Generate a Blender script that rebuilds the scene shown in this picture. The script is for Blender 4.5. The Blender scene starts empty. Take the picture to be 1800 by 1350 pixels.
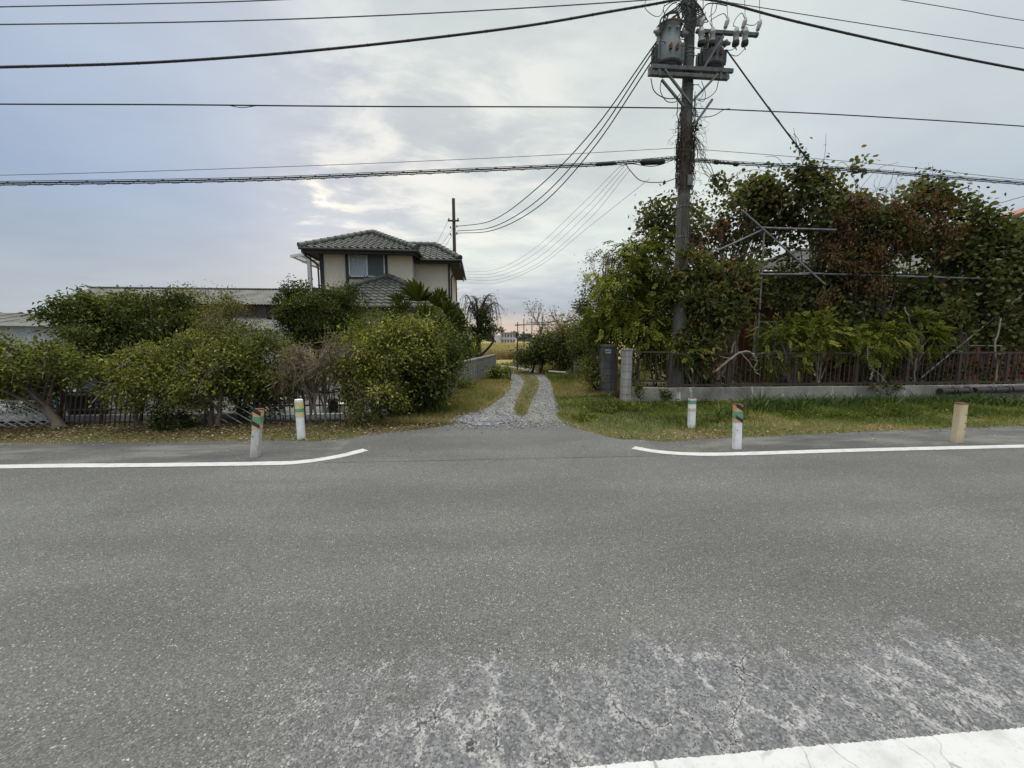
import bpy, math, random
import numpy as np
from mathutils import Vector, Matrix

SC = bpy.context.scene
COL = SC.collection
R = math.radians
rng = np.random.default_rng(7)
random.seed(7)

# ------------------------------------------------------------------ camera
F = 690.0
CAMZ = 1.6
YAW, PITCH = R(4.7), R(6.45)
cam_d = bpy.data.cameras.new("camera")
cam_d.sensor_width = 36.0
cam_d.lens = F / 1800 * 36
cam_d.clip_start = 0.05
cam_d.clip_end = 5000
cam = bpy.data.objects.new("camera", cam_d)
COL.objects.link(cam)
cam.location = (0, 0, CAMZ)
cam.rotation_euler = (math.pi / 2 - PITCH, 0, -YAW)
SC.camera = cam

_h = np.array([math.sin(YAW), math.cos(YAW), 0.0])
_r = np.array([math.cos(YAW), -math.sin(YAW), 0.0])
_f = _h * math.cos(PITCH) + np.array([0, 0, -math.sin(PITCH)])
_u = _h * math.sin(PITCH) + np.array([0, 0, math.cos(PITCH)])
CC = np.array([0, 0, CAMZ])

def ray(px, py):
    return _f + _r * (px - 900) / F + _u * (675 - py) / F
def P(px, py, Y):
    d = ray(px, py)
    return CC + d * (Y / d[1])
def G(px, py, z=0.0):
    d = ray(px, py)
    return CC + d * ((z - CAMZ) / d[2])
def XatG(px, Y, z=0.0):
    """x of the point on plane z at depth Y seen in column px"""
    n = F * _r - (px - 900) * _f
    v = np.array([0, Y, z]) - CC
    return -(v @ n) / n[0]

# ------------------------------------------------------------------ sky, sun, exposure
SC.view_settings.view_transform = 'Standard'
SC.view_settings.look = 'None'
SC.view_settings.exposure = 0.1
SC.view_settings.gamma = 1.0
SC.render.engine = 'CYCLES'
SC.cycles.max_bounces = 6
SC.cycles.diffuse_bounces = 3
SC.cycles.transparent_max_bounces = 8
try:
    SC.cycles.use_denoising = True
except Exception:
    pass

sun_dir = ray(562, 355); sun_dir = sun_dir / np.linalg.norm(sun_dir)
SUN_EL = math.asin(sun_dir[2]); SUN_AZ = math.atan2(sun_dir[0], sun_dir[1])

class NT:
    """tiny node helper"""
    def __init__(s, tree): s.t = tree
    def n(s, typ, **kw):
        nd = s.t.nodes.new(typ)
        for k, v in kw.items(): setattr(nd, k, v)
        return nd
    def l(s, a, b): s.t.links.new(a, b)
    def val(s, sock, v):
        if isinstance(v, (int, float)): sock.default_value = v
        elif isinstance(v, (tuple, list, np.ndarray)):
            v = tuple(float(q) for q in v)
            sock.default_value = v if len(sock.default_value) == len(v) else v + (1.0,)
        else: s.l(v, sock)
    def m(s, op, a, b=0.0, c=0.0, clamp=False):
        nd = s.n('ShaderNodeMath', operation=op, use_clamp=clamp)
        s.val(nd.inputs[0], a); s.val(nd.inputs[1], b)
        if op in ('MULTIPLY_ADD',): s.val(nd.inputs[2], c)
        return nd.outputs[0]
    def vm(s, op, a, b=(0, 0, 0)):
        nd = s.n('ShaderNodeVectorMath', operation=op)
        s.val(nd.inputs[0], a); s.val(nd.inputs[1], b)
        return nd.outputs['Value'] if op in ('DOT_PRODUCT', 'LENGTH') else nd.outputs[0]
    def ss(s, x, lo, hi, a=0.0, b=1.0, interp='SMOOTHSTEP'):
        nd = s.n('ShaderNodeMapRange', interpolation_type=interp)
        nd.clamp = True
        s.val(nd.inputs[0], x)
        for i, v in enumerate((lo, hi, a, b)): nd.inputs[i + 1].default_value = v
        return nd.outputs[0]
    def mix(s, f, a, b, bt='MIX'):
        nd = s.n('ShaderNodeMix', data_type='RGBA', blend_type=bt)
        nd.clamp_factor = True
        s.val(nd.inputs[0], f); s.val(nd.inputs[6], a); s.val(nd.inputs[7], b)
        return nd.outputs[2]
    def ramp(s, x, stops, interp='LINEAR'):
        nd = s.n('ShaderNodeValToRGB')
        cr = nd.color_ramp; cr.interpolation = interp
        while len(cr.elements) < len(stops): cr.elements.new(0.5)
        for e, (p, c) in zip(cr.elements, stops):
            e.position = p
            e.color = (c, c, c, 1) if isinstance(c, (int, float)) else tuple(c) + (1,)
        s.l(x, nd.inputs[0])
        return nd.outputs[0]
    def noise(s, vec, scale, detail=3, rough=0.55, dist=0.0, out='Fac'):
        nd = s.n('ShaderNodeTexNoise')
        if vec is not None: s.l(vec, nd.inputs['Vector'])
        nd.inputs['Scale'].default_value = scale
        nd.inputs['Detail'].default_value = detail
        nd.inputs['Roughness'].default_value = rough
        nd.inputs['Distortion'].default_value = dist
        return nd.outputs[out]
    def vor(s, vec, scale, feature='F1', rnd=1.0):
        nd = s.n('ShaderNodeTexVoronoi', feature=feature)
        if vec is not None: s.l(vec, nd.inputs['Vector'])
        nd.inputs['Scale'].default_value = scale
        nd.inputs['Randomness'].default_value = rnd
        return nd
    def mapping(s, vec, scale=(1, 1, 1), rot=(0, 0, 0), loc=(0, 0, 0)):
        nd = s.n('ShaderNodeMapping')
        s.l(vec, nd.inputs[0])
        nd.inputs['Scale'].default_value = scale
        nd.inputs['Rotation'].default_value = rot
        nd.inputs['Location'].default_value = loc
        return nd.outputs[0]
    def sep(s, vec):
        nd = s.n('ShaderNodeSeparateXYZ'); s.l(vec, nd.inputs[0]); return nd.outputs
    def comb(s, x, y, z):
        nd = s.n('ShaderNodeCombineXYZ')
        for i, v in enumerate((x, y, z)): s.val(nd.inputs[i], v)
        return nd.outputs[0]

def unit(v):
    v = np.asarray(v, float); return v / np.linalg.norm(v)

W = bpy.data.worlds.new("World"); SC.world = W; W.use_nodes = True
W.node_tree.nodes.clear()
w = NT(W.node_tree)
dirv = w.vm('NORMALIZE', w.n('ShaderNodeTexCoord').outputs['Generated'])
dx, dy, dz = w.sep(dirv)[:3]
el = w.m('MAXIMUM', dz, 0.0)
# overcast deck: broad tone by elevation
base = w.ramp(el, [(0.0, (0.44, 0.48, 0.54)), (0.05, (0.41, 0.47, 0.54)), (0.13, (0.38, 0.45, 0.54)), (0.26, (0.315, 0.41, 0.575)),
                   (0.45, (0.44, 0.52, 0.66)), (0.62, (0.55, 0.60, 0.68)), (0.8, (0.70, 0.70, 0.67)), (1.0, (0.72, 0.70, 0.65))])
# a strip of clear evening light low over the field
warm = w.m('MULTIPLY', w.ss(w.vm('DOT_PRODUCT', dirv, tuple(unit(ray(930, 575)))), math.cos(R(15)), math.cos(R(2))), w.m('MULTIPLY', w.ss(el, .085, .02), w.ss(el, -.01, .012, .55, 1)))
base = w.mix(w.m('MULTIPLY', warm, .8), base, (.74, .57, .46))
# the cloud deck lies on a plane overhead: clouds shrink towards the horizon
k = w.m('ADD', el, 0.16)
pv = w.comb(w.m('DIVIDE', dx, k), w.m('DIVIDE', dy, k), 0.0)
pv1 = w.mapping(pv, scale=(0.8, 1.0, 1), rot=(0, 0, R(28)), loc=(3.1, 1.7, 0))
n1 = w.noise(pv1, 1.15, 6, 0.52, 0.35)
n2 = w.noise(w.mapping(pv, scale=(1.0, 1.5, 1), rot=(0, 0, R(-25)), loc=(8.0, 2.3, 0)), 2.6, 7, 0.58, 0.3)
n3 = w.noise(w.mapping(pv, scale=(1, 1.3, 1), loc=(1.2, 7.0, 0)), 0.55, 3, 0.5)
g0 = unit(ray(880, 215)); g1 = unit(ray(1250, 110)); g2 = unit(ray(790, 250)); g3 = sun_dir
def lobe(g, lo, hi):
    return w.ss(w.vm('DOT_PRODUCT', dirv, tuple(g)), math.cos(R(lo)), math.cos(R(hi)))
gl0 = lobe(g0, 36, 3); gl1 = lobe(g1, 50, 5); gl2 = lobe(g2, 23, 4); gl3 = lobe(g3, 1.1, 0.2)
veil = w.m('ADD', w.m('MULTIPLY', gl1, 0.86), w.m('MULTIPLY', gl0, 0.5))
veil = w.m('MULTIPLY', veil, w.ss(n3, 0.28, 0.72, 0.7, 1.15), clamp=True)
veil = w.m('MULTIPLY', veil, w.ss(el, 0.03, 0.2))
c1 = w.mix(veil, base, (0.69, 0.745, 0.73))
# thin brighter and darker streaks in the deck
tex = w.m('ADD', w.m('MULTIPLY', w.m('SUBTRACT', n1, 0.5), 0.9), w.m('MULTIPLY', w.m('SUBTRACT', n2, 0.5), 0.5))
amt = w.m('ADD', 1.0, w.m('MULTIPLY', tex, w.m('ADD', 0.36, w.m('MULTIPLY', gl0, 0.6))))
c2 = w.mix(1.0, c1, w.comb(amt, amt, w.m('ADD', 1.0, w.m('MULTIPLY', w.m('SUBTRACT', amt, 1.0), 0.75))), 'MULTIPLY')
# broken bright cloud around the hidden sun
brk = w.m('MULTIPLY', w.m('MULTIPLY', gl2, w.ss(n2, 0.42, 0.64)), 0.75)
c3 = w.mix(brk, c2, (0.90, 0.89, 0.84))
brk2 = w.m('MULTIPLY', w.m('MULTIPLY', lobe(sun_dir, 6, 0.5), w.ss(n2, 0.50, 0.62)), 0.8)
c3 = w.mix(brk2, c3, (0.92, 0.88, 0.80))
c3 = w.mix(w.m('MULTIPLY', gl3, w.ss(n2, 0.40, 0.60)), c3, (1.05, 1.0, .92))
# overcast sky is brighter overhead; raised further outside the view as added fill light
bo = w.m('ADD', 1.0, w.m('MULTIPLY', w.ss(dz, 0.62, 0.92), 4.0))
bo = w.m('ADD', bo, w.m('MULTIPLY', w.ss(w.m('MULTIPLY', dy, -1.0), -0.1, 0.7), 0.45))  # added fill: sky behind the camera brightened to light surfaces facing it
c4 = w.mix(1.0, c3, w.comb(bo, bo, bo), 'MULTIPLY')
sky = w.n('ShaderNodeTexSky', sky_type='NISHITA')
sky.sun_disc = False
sky.sun_elevation = SUN_EL; sky.sun_rotation = SUN_AZ
sky.air_density = 1.0; sky.dust_density = 2.0
bg1 = w.n('ShaderNodeBackground'); w.l(sky.outputs[0], bg1.inputs[0]); bg1.inputs[1].default_value = 0.05
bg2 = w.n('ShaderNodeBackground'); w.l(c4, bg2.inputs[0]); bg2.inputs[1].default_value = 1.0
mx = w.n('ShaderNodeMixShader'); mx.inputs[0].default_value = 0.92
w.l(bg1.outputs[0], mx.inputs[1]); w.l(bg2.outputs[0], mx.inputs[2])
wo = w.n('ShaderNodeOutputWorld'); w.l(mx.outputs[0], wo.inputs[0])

sl = bpy.data.lights.new("sun", 'SUN'); sl.energy = 0.9; sl.angle = R(14); sl.color = (1.0, 0.94, 0.85)
so = bpy.data.objects.new("sun", sl); COL.objects.link(so)
so.rotation_euler = Vector(tuple(sun_dir)).to_track_quat('Z', 'Y').to_euler()

# ------------------------------------------------------------------ materials
def newmat(name):
    m = bpy.data.materials.new(name); m.use_nodes = True
    m.node_tree.nodes.clear()
    t = NT(m.node_tree)
    b = t.n('ShaderNodeBsdfPrincipled'); o = t.n('ShaderNodeOutputMaterial')
    t.l(b.outputs[0], o.inputs[0])
    return m, t, b, o
def pm(name, c, c2=None, rough=0.8, scale=6.0, stretch=(1, 1, 1), metal=0.0, bump=0.0, bscale=40.0, spec=0.3, lo=0.35, hi=0.7, fine=0.15):
    """plain painted/stone/metal surface: two colours mixed by noise, fine grain, optional bump"""
    m, t, b, o = newmat(name)
    tc = t.n('ShaderNodeTexCoord').outputs['Object']
    v = t.mapping(tc, scale=stretch)
    n = t.noise(v, scale, 5, 0.6)
    cc = t.mix(t.ss(n, lo, hi), c, c2 or tuple(x * 0.75 for x in c))
    g = t.ss(t.noise(tc, scale * 9, 3), 0.3, 0.7, 1 - fine, 1 + fine)
    cc = t.mix(1.0, cc, t.comb(g, g, g), 'MULTIPLY')
    t.l(cc, b.inputs['Base Color'])
    b.inputs['Roughness'].default_value = rough
    b.inputs['Metallic'].default_value = metal
    b.inputs['Specular IOR Level'].default_value = spec
    if bump:
        bn = t.n('ShaderNodeBump'); bn.inputs['Strength'].default_value = bump; bn.inputs['Distance'].default_value = 0.02
        t.l(t.noise(tc, bscale, 4), bn.inputs['Height']); t.l(bn.outputs[0], b.inputs['Normal'])
    return m
def leafmat(name, stops, rough=0.55, trans=0.25, spec=0.10):
    """leaf colour picked per leaf through the attribute lv"""
    m, t, b, o = newmat(name)
    a = t.n('ShaderNodeAttribute', attribute_name='lv').outputs['Fac']
    c = t.ramp(a, stops)
    t.l(c, b.inputs['Base Color'])
    b.inputs['Roughness'].default_value = rough
    b.inputs['Specular IOR Level'].default_value = spec
    tr = t.n('ShaderNodeBsdfTranslucent')
    t.l(t.mix(1.0, c, (1.5, 1.6, 0.7), 'MULTIPLY'), tr.inputs[0])
    ms = t.n('ShaderNodeMixShader'); ms.inputs[0].default_value = trans
    t.l(b.outputs[0], ms.inputs[1]); t.l(tr.outputs[0], ms.inputs[2]); t.l(ms.outputs[0], o.inputs[0])
    return m

M = {}
def lf(name, *cols, **kw):
    n = len(cols)
    M[name] = leafmat(name, [(i / max(1, n - 1), c) for i, c in enumerate(cols)], **kw)
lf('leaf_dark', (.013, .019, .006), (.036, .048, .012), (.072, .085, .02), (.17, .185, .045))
lf('leaf_mid', (.02, .026, .007), (.06, .074, .014), (.13, .145, .027), (.26, .26, .07))
lf('leaf_lime', (.036, .042, .010), (.105, .12, .020), (.20, .205, .036), (.36, .34, .09))
lf('leaf_olive', (.045, .043, .014), (.095, .095, .026), (.16, .15, .04), (.23, .20, .08))
lf('leaf_broad', (.014, .020, .008), (.04, .049, .016), (.08, .092, .03), (.15, .155, .055), (.20, .13, .06), rough=0.5)
lf('leaf_wist', (.02, .03, .006), (.062, .078, .011), (.125, .138, .018), (.29, .28, .05))
lf('leaf_brown', (.045, .026, .014), (.095, .052, .026), (.16, .095, .045), (.11, .095, .045), rough=0.8)
lf('leaf_red', (.06, .018, .012), (.13, .036, .022), (.19, .08, .035), (.08, .075, .028))
lf('grass_green', (.05, .07, .014), (.10, .135, .024), (.16, .185, .038), (.25, .225, .08), (.36, .30, .14), rough=0.6)
lf('grass_dry', (.075, .10, .022), (.15, .155, .042), (.24, .20, .08), (.29, .23, .11), (.36, .30, .17), rough=0.7)
lf('grass_gold', (.20, .16, .08), (.28, .22, .115), (.37, .30, .17), (.40, .34, .21), rough=0.7)
lf('grass_far', (.20, .19, .07), (.27, .25, .09), (.34, .30, .12), (.40, .34, .15), rough=0.8)
lf('litter', (.08, .045, .025), (.15, .085, .045), (.21, .14, .08), (.31, .24, .16), (.46, .41, .33), rough=0.8, trans=0.05)
lf('stone_bits', (.12, .12, .12), (.19, .19, .19), (.27, .27, .27), (.42, .41, .40), rough=0.85, trans=0.0)
lf('far_wood', (.05, .065, .06), (.075, .09, .08), (.10, .115, .10), rough=0.9)
M['bark'] = pm('bark', (.16, .125, .09), (.085, .065, .05), 0.9, 9, (1, 1, .3), bump=.5)
M['bark_pale'] = pm('bark_pale', (.33, .29, .23), (.19, .16, .12), 0.9, 9, (1, 1, .3), bump=.5)
M['twig'] = pm('twig', (.22, .165, .125), (.12, .09, .065), 0.9, 12)
M['twig_dark'] = pm('twig_dark', (.075, .055, .042), (.045, .035, .028), 0.9, 12)
M['concrete'] = pm('concrete', (.30, .29, .27), (.17, .165, .15), 0.9, 2.2, bump=.3)
M['concrete_pole'] = pm('concrete_pole', (.14, .135, .115), (.085, .082, .07), 0.9, 3, (1, 1, .25), bump=.2)
M['wood_pole'] = pm('wood_pole', (.085, .065, .052), (.05, .04, .034), 0.9, 6, (3, 3, .2))
M['steel'] = pm('steel', (.16, .165, .165), (.10, .10, .098), 0.65, 10, metal=.3)
M['galv'] = pm('galv', (.105, .11, .108), (.06, .06, .058), 0.6, 6, metal=.25)
M['pipe'] = pm('pipe', (.22, .225, .225), (.12, .11, .10), 0.55, 7, metal=.3)
M['lattice'] = pm('lattice', (.50, .50, .48), (.34, .33, .31), 0.7, 8)
M['post_grey'] = pm('post_grey', (.50, .49, .45), (.33, .32, .27), 0.8, 7, (1, 1, .4), fine=.12)
M['paving'] = pm('paving', (.20, .195, .185), (.12, .115, .105), 0.9, 1.2, bump=.3)
M['trafo'] = pm('trafo', (.125, .137, .14), (.09, .098, .10), 0.55, 3, (1, 1, .4))
M['rust'] = pm('rust', (.16, .075, .04), (.09, .05, .035), 0.85, 15)
M['black'] = pm('black', (.018, .018, .018), (.03, .03, .03), 0.6, 10)
M['cable'] = pm('cable', (.03, .03, .032), (.05, .05, .05), 0.7, 10)
M['cable_grey'] = pm('cable_grey', (.10, .10, .105), (.14, .14, .14), 0.7, 10)
M['porcelain'] = pm('porcelain', (.25, .25, .24), (.17, .17, .165), 0.35, 10)
M['paint_white'] = pm('paint_white', (.74, .74, .72), (.55, .54, .50), 0.7, 3.5, fine=.08)
M['plaster'] = pm('plaster', (.64, .555, .42), (.49, .425, .325), 0.92, 0.9, (1, 1, .35), bump=.15, bscale=90, lo=.45, hi=.8, fine=.05)
M['trim'] = pm('trim', (.045, .04, .037), (.03, .028, .026), 0.6, 6)
M['soffit'] = pm('soffit', (.10, .085, .07), (.07, .06, .05), 0.8, 4)
M['roof_tile'] = pm('roof_tile', (.10, .105, .088), (.062, .066, .056), 0.6, 3.2, bump=.1, fine=.25)
M['alu'] = pm('alu', (.55, .54, .50), (.45, .44, .41), 0.45, 6, metal=.2)
M['brown_paint'] = pm('brown_paint', (.058, .04, .03), (.035, .027, .022), 0.7, 12)
M['wall_redbrown'] = pm('wall_redbrown', (.15, .052, .025), (.10, .035, .018), 0.8, 3, (3, 3, .3))
M['corrug'] = pm('corrug', (.17, .165, .15), (.105, .10, .092), 0.9, 1.1, (1, 1, 1))
M['shed_wall'] = pm('shed_wall', (.42, .42, .41), (.30, .30, .29), 0.85, 1.5, (1, 1, .3))
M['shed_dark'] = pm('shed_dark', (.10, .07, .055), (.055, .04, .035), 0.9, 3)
M['red_roof'] = pm('red_roof', (.30, .10, .075), (.22, .075, .06), 0.6, 3)
M['plastic_black'] = pm('plastic_black', (.02, .021, .022), (.03, .03, .03), 0.5, 5)
M['blue_sheet'] = pm('blue_sheet', (.10, .115, .17), (.075, .085, .13), 0.7, 4)
M['foam_white'] = pm('foam_white', (.70, .70, .68), (.50, .50, .48), 0.8, 4)
M['sheet_metal'] = pm('sheet_metal', (.15, .155, .16), (.10, .105, .11), 0.6, 3)
M['fruit'] = pm('fruit', (.60, .16, .03), (.50, .10, .02), 0.4, 8)
M['orange'] = pm('orange', (.55, .29, .10), (.52, .38, .24), 0.6, 14)
M['tape_black'] = pm('tape_black', (.02, .02, .02), (.04, .04, .04), 0.6, 14)
M['tape_green'] = pm('tape_green', (.11, .25, .14), (.19, .30, .20), 0.5, 14)
M['tape_yellow'] = pm('tape_yellow', (.52, .46, .17), (.60, .57, .38), 0.5, 20)
M['cream'] = pm('cream', (.56, .46, .29), (.46, .37, .23), 0.7, 9, (1, 1, .4))
M['awning'] = pm('awning', (.21, .11, .09), (.16, .085, .07), 0.4, 5)
M['curtain'] = pm('curtain', (.62, .68, .67), (.48, .56, .57), 0.9, 6, (6, 1, .1))
M['screen'] = pm('screen', (.10, .105, .10), (.085, .09, .085), 0.7, 40)
M['brick_tile'] = pm('brick_tile', (.05, .035, .035), (.035, .027, .027), 0.35, 8)

def blockmat(name, c, c2, bw, bh, stain):
    """concrete blocks: mortar lines plus dark rain streaks from the coping"""
    m, t, b, o = newmat(name)
    tc = t.n('ShaderNodeTexCoord').outputs['Object']
    x, y, z = t.sep(tc)[:3]
    uvv = t.comb(t.m('ADD', x, y), z, 0.0)
    br = t.n('ShaderNodeTexBrick'); t.l(uvv, br.inputs['Vector'])
    br.inputs['Scale'].default_value = 1.0
    br.inputs['Brick Width'].default_value = bw; br.inputs['Row Height'].default_value = bh
    br.inputs['Mortar Size'].default_value = 0.008
    br.inputs['Color1'].default_value = c + (1,); br.inputs['Color2'].default_value = c2 + (1,)
    br.inputs['Mortar'].default_value = tuple(q * .45 for q in c) + (1,)
    s = t.ss(t.noise(t.mapping(tc, scale=(5, 5, .3)), 2.0, 5, .65), .38, .60)
    cc = t.mix(t.m('MULTIPLY', s, stain), br.outputs['Color'], (.06, .058, .052))
    g = t.ss(t.noise(tc, 45, 3), .3, .7, .85, 1.15)
    cc = t.mix(1.0, cc, t.comb(g, g, g), 'MULTIPLY')
    t.l(cc, b.inputs['Base Color']); b.inputs['Roughness'].default_value = .93
    bn = t.n('ShaderNodeBump'); bn.inputs['Strength'].default_value = .6; bn.inputs['Distance'].default_value = .012
    t.l(t.m('SUBTRACT', t.noise(tc, 60, 3), br.outputs['Fac']), bn.inputs['Height']); t.l(bn.outputs[0], b.inputs['Normal'])
    return m
M['block_wall'] = blockmat('block_wall', (.25, .24, .22), (.20, .195, .18), .40, .20, .75)
M['block_dark'] = blockmat('block_dark', (.18, .18, .17), (.13, .13, .125), .42, .195, .5)
M['block_pale'] = blockmat('block_pale', (.36, .35, .32), (.31, .30, .28), .42, .195, .35)

def lowwall():
    m, t, b, o = newmat('low_wall')
    tc = t.n('ShaderNodeTexCoord').outputs['Object']
    n = t.noise(tc, 1.6, 5, .6)
    c = t.mix(t.ss(n, .35, .7), (.25, .235, .20), (.13, .125, .105))
    s = t.ss(t.noise(t.mapping(tc, scale=(5, 5, 1.2)), 1.2, 6, .7), .57, .66)
    c = t.mix(t.m('MULTIPLY', s, .8), c, (.55, .54, .50))
    t.l(c, b.inputs['Base Color']); b.inputs['Roughness'].default_value = .95
    bn = t.n('ShaderNodeBump'); bn.inputs['Strength'].default_value = .5; bn.inputs['Distance'].default_value = .02
    t.l(t.noise(tc, 30, 4), bn.inputs['Height']); t.l(bn.outputs[0], b.inputs['Normal'])
    return m
M['low_wall'] = lowwall()

def asphalt(name, worn, tint=(1, 1, 1), gain=1.0, dusty=False):
    m, t, b, o = newmat(name)
    tc = t.n('ShaderNodeTexCoord').outputs['Object']
    x, y, z = t.sep(tc)[:3]
    v = t.vor(tc, 140)
    rnd = t.sep(v.outputs['Color'])[0]
    stone = t.ramp(rnd, [(0, .068), (.25, .092), (.6, .122), (.9, .155), (.975, .19), (.988, .30), (1, .40)])
    fine = t.ss(t.noise(tc, 260, 2), .3, .7, .7, 1.3)
    col = t.mix(1.0, stone, t.comb(fine, fine, fine), 'MULTIPLY')
    # binder darker in the joints between stones
    col = t.mix(t.ss(v.outputs['Distance'], .45, .8, 0, .45), col, (.055, .055, .05))
    # big soft patches, streaks along the lane
    p1 = t.noise(t.mapping(tc, scale=(.25, 1.3, 1)), 1.1, 4, .55)
    p2 = t.noise(tc, .55, 4, .6)
    pat = t.m('MULTIPLY', t.ss(p1, .3, .7, .88, 1.1), t.ss(p2, .3, .7, .9, 1.1))
    col = t.mix(1.0, col, t.comb(pat, pat, pat), 'MULTIPLY')
    tn = tuple(q * gain for q in tint)
    col = t.mix(1.0, col, tn, 'MULTIPLY')
    # oil spots and stains
    col = t.mix(t.m('MULTIPLY', t.ss(t.noise(tc, 2.3, 5, .7), .70, .78), .35), col, (.05, .05, .05))
    bh = t.m('MULTIPLY', v.outputs['Distance'], -1.0)
    if dusty:
        dn = t.m('MULTIPLY', t.ss(t.noise(t.mapping(tc, scale=(.5, 1.4, 1)), 1.6, 6, .65), .42, .66), .75)
        col = t.mix(dn, col, (.165, .16, .145))
        col = t.mix(t.m('MULTIPLY', t.ss(t.noise(t.mapping(tc, scale=(.35, 2.2, 1), loc=(4, 1, 0)), 1.3, 5, .6), .52, .62), .5), col, (.05, .05, .05))
    if worn:
        nz = t.noise(tc, 1.4, 5, .65)
        wob = t.m('ADD', y, t.m('MULTIPLY', t.m('SUBTRACT', nz, .5), -1.3))
        mask = t.ss(t.m('ADD', wob, t.m('MULTIPLY', t.m('SUBTRACT', t.noise(tc, 9, 5, .7), .5), -.7)), 1.95, 1.6)
        g0_ = t.m('MULTIPLY', t.m('SUBTRACT', t.sep(v.outputs['Color'])[1], .5), .7)
        mask = t.m('MULTIPLY', mask, t.ss(t.m('ADD', x, t.m('MULTIPLY', nz, .8)), -1.1, .6))
        mask = t.ss(t.m('ADD', mask, g0_), .35, .6)
        # the old surface: rounder dark stones in pale washed-out mortar
        v2 = t.vor(tc, 100)
        r2 = t.sep(v2.outputs['Color'])
        st2 = t.ramp(r2[0], [(0, (.060, .060, .062)), (.5, (.105, .105, .108)), (.85, (.155, .155, .155)), (1, (.23, .23, .225))])
        e2 = t.vor(tc, 100, 'DISTANCE_TO_EDGE')
        mort = t.ss(t.m('ADD', e2.outputs['Distance'], t.m('MULTIPLY', t.noise(tc, 30, 3), .14)), .16, .06)
        mor_n = t.noise(tc, 6.5, 6, .68)
        mpat = t.ss(mor_n, .42, .62, .10, .8)
        old = t.mix(t.m('MULTIPLY', mort, mpat), st2, (.34, .34, .325))
        # crooked cracks running across the lane, pale silt washed along them
        wv = t.n('ShaderNodeTexNoise'); t.l(tc, wv.inputs['Vector']); wv.inputs['Scale'].default_value = 5.0; wv.inputs['Detail'].default_value = 5
        dv = t.vm('ADD', tc, t.vm('MULTIPLY', t.vm('SUBTRACT', wv.outputs['Color'], (.5, .5, .5)), (.16, .30, 0)))
        dv = t.vm('ADD', dv, t.vm('MULTIPLY', t.vm('SUBTRACT', t.noise(tc, 38, 3, .6, 0, 'Color'), (.5, .5, .5)), (.06, .06, 0)))
        ce = t.vor(t.mapping(dv, scale=(4.6, 2.6, 1), rot=(0, 0, R(8))), 1.0, 'DISTANCE_TO_EDGE').outputs['Distance']
        gate = t.ss(t.noise(tc, 3.4, 3), .46, .58)
        g2_ = t.m('MULTIPLY', t.m('SUBTRACT', r2[1], .5), .55)
        silt = t.m('ADD', t.ss(t.m('ADD', ce, t.m('MULTIPLY', t.noise(tc, 24, 5, .75), .22)), .26, .05), t.m('MULTIPLY', t.m('SUBTRACT', t.noise(tc, 7, 6, .75), .5), 1.7))
        silt = t.ss(t.m('ADD', silt, g2_), .50, .86)
        old = t.mix(t.m('MULTIPLY', silt, t.ss(t.noise(tc, 60, 3, .7), .3, .65, .2, .68)), old, (.44, .435, .41))
        crack = t.m('MULTIPLY', t.ss(ce, .012, .003), gate)
        old = t.mix(t.m('MULTIPLY', crack, .9), old, (.03, .03, .032))
        # pale wash creeping over the edge of the newer surface
        edge = t.m('MULTIPLY', t.ss(mask, .02, .35), t.ss(t.noise(tc, 16, 6, .75), .48, .62))
        col = t.mix(t.m('MULTIPLY', edge, .6), col, (.36, .36, .34))
        col = t.mix(mask, col, old)
        bh = t.m('SUBTRACT', bh, t.m('MULTIPLY', t.m('MULTIPLY', crack, mask), 2.5))
    t.l(col, b.inputs['Base Color'])
    b.inputs['Roughness'].default_value = .75
    b.inputs['Specular IOR Level'].default_value = .35
    bn = t.n('ShaderNodeBump'); bn.inputs['Strength'].default_value = .7; bn.inputs['Distance'].default_value = .004
    t.l(bh, bn.inputs['Height']); t.l(bn.outputs[0], b.inputs['Normal'])
    return m
M['asphalt'] = asphalt('asphalt', True, (1.0, 1.0, .93), .99)
M['asphalt_apron'] = asphalt('asphalt_apron', False, (1.0, 1.0, .95), .95)
M['asphalt_shoulder'] = asphalt('asphalt_shoulder', False, (1.0, 1.0, .96), .74, True)

def linepaint(name, cracks):
    m, t, b, o = newmat(name)
    tc = t.n('ShaderNodeTexCoord').outputs['Object']
    c = t.mix(t.ss(t.noise(tc, 7, 5, .65), .4, .75), (.50, .50, .49), (.38, .38, .37))
    sp = t.vor(tc, 105).outputs['Color']
    c = t.mix(t.ss(t.sep(sp)[0], .9, .97, 0, .35), c, (.36, .36, .36))
    if cracks:
        wv = t.n('ShaderNodeTexNoise'); t.l(tc, wv.inputs['Vector']); wv.inputs['Scale'].default_value = 5.0; wv.inputs['Detail'].default_value = 5
        dv = t.vm('ADD', tc, t.vm('MULTIPLY', t.vm('SUBTRACT', wv.outputs['Color'], (.5, .5, .5)), (.22, .22, 0)))
        ce = t.vor(t.mapping(dv, scale=(4.2, 1.5, 1), rot=(0, 0, R(8))), 1.0, 'DISTANCE_TO_EDGE').outputs['Distance']
        gate = t.ss(t.noise(tc, 2.6, 3), .40, .55)
        c = t.mix(t.m('MULTIPLY', t.m('MULTIPLY', t.ss(ce, .016, .006), gate), .75), c, (.2, .2, .2))
    t.l(c, b.inputs['Base Color']); b.inputs['Roughness'].default_value = .8
    bn = t.n('ShaderNodeBump'); bn.inputs['Strength'].default_value = .5; bn.inputs['Distance'].default_value = .003
    t.l(t.noise(tc, 90, 3), bn.inputs['Height']); t.l(bn.outputs[0], b.inputs['Normal'])
    return m
M['line_paint'] = linepaint('line_paint', False)
M['line_paint_old'] = linepaint('line_paint_old', True)

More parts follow.
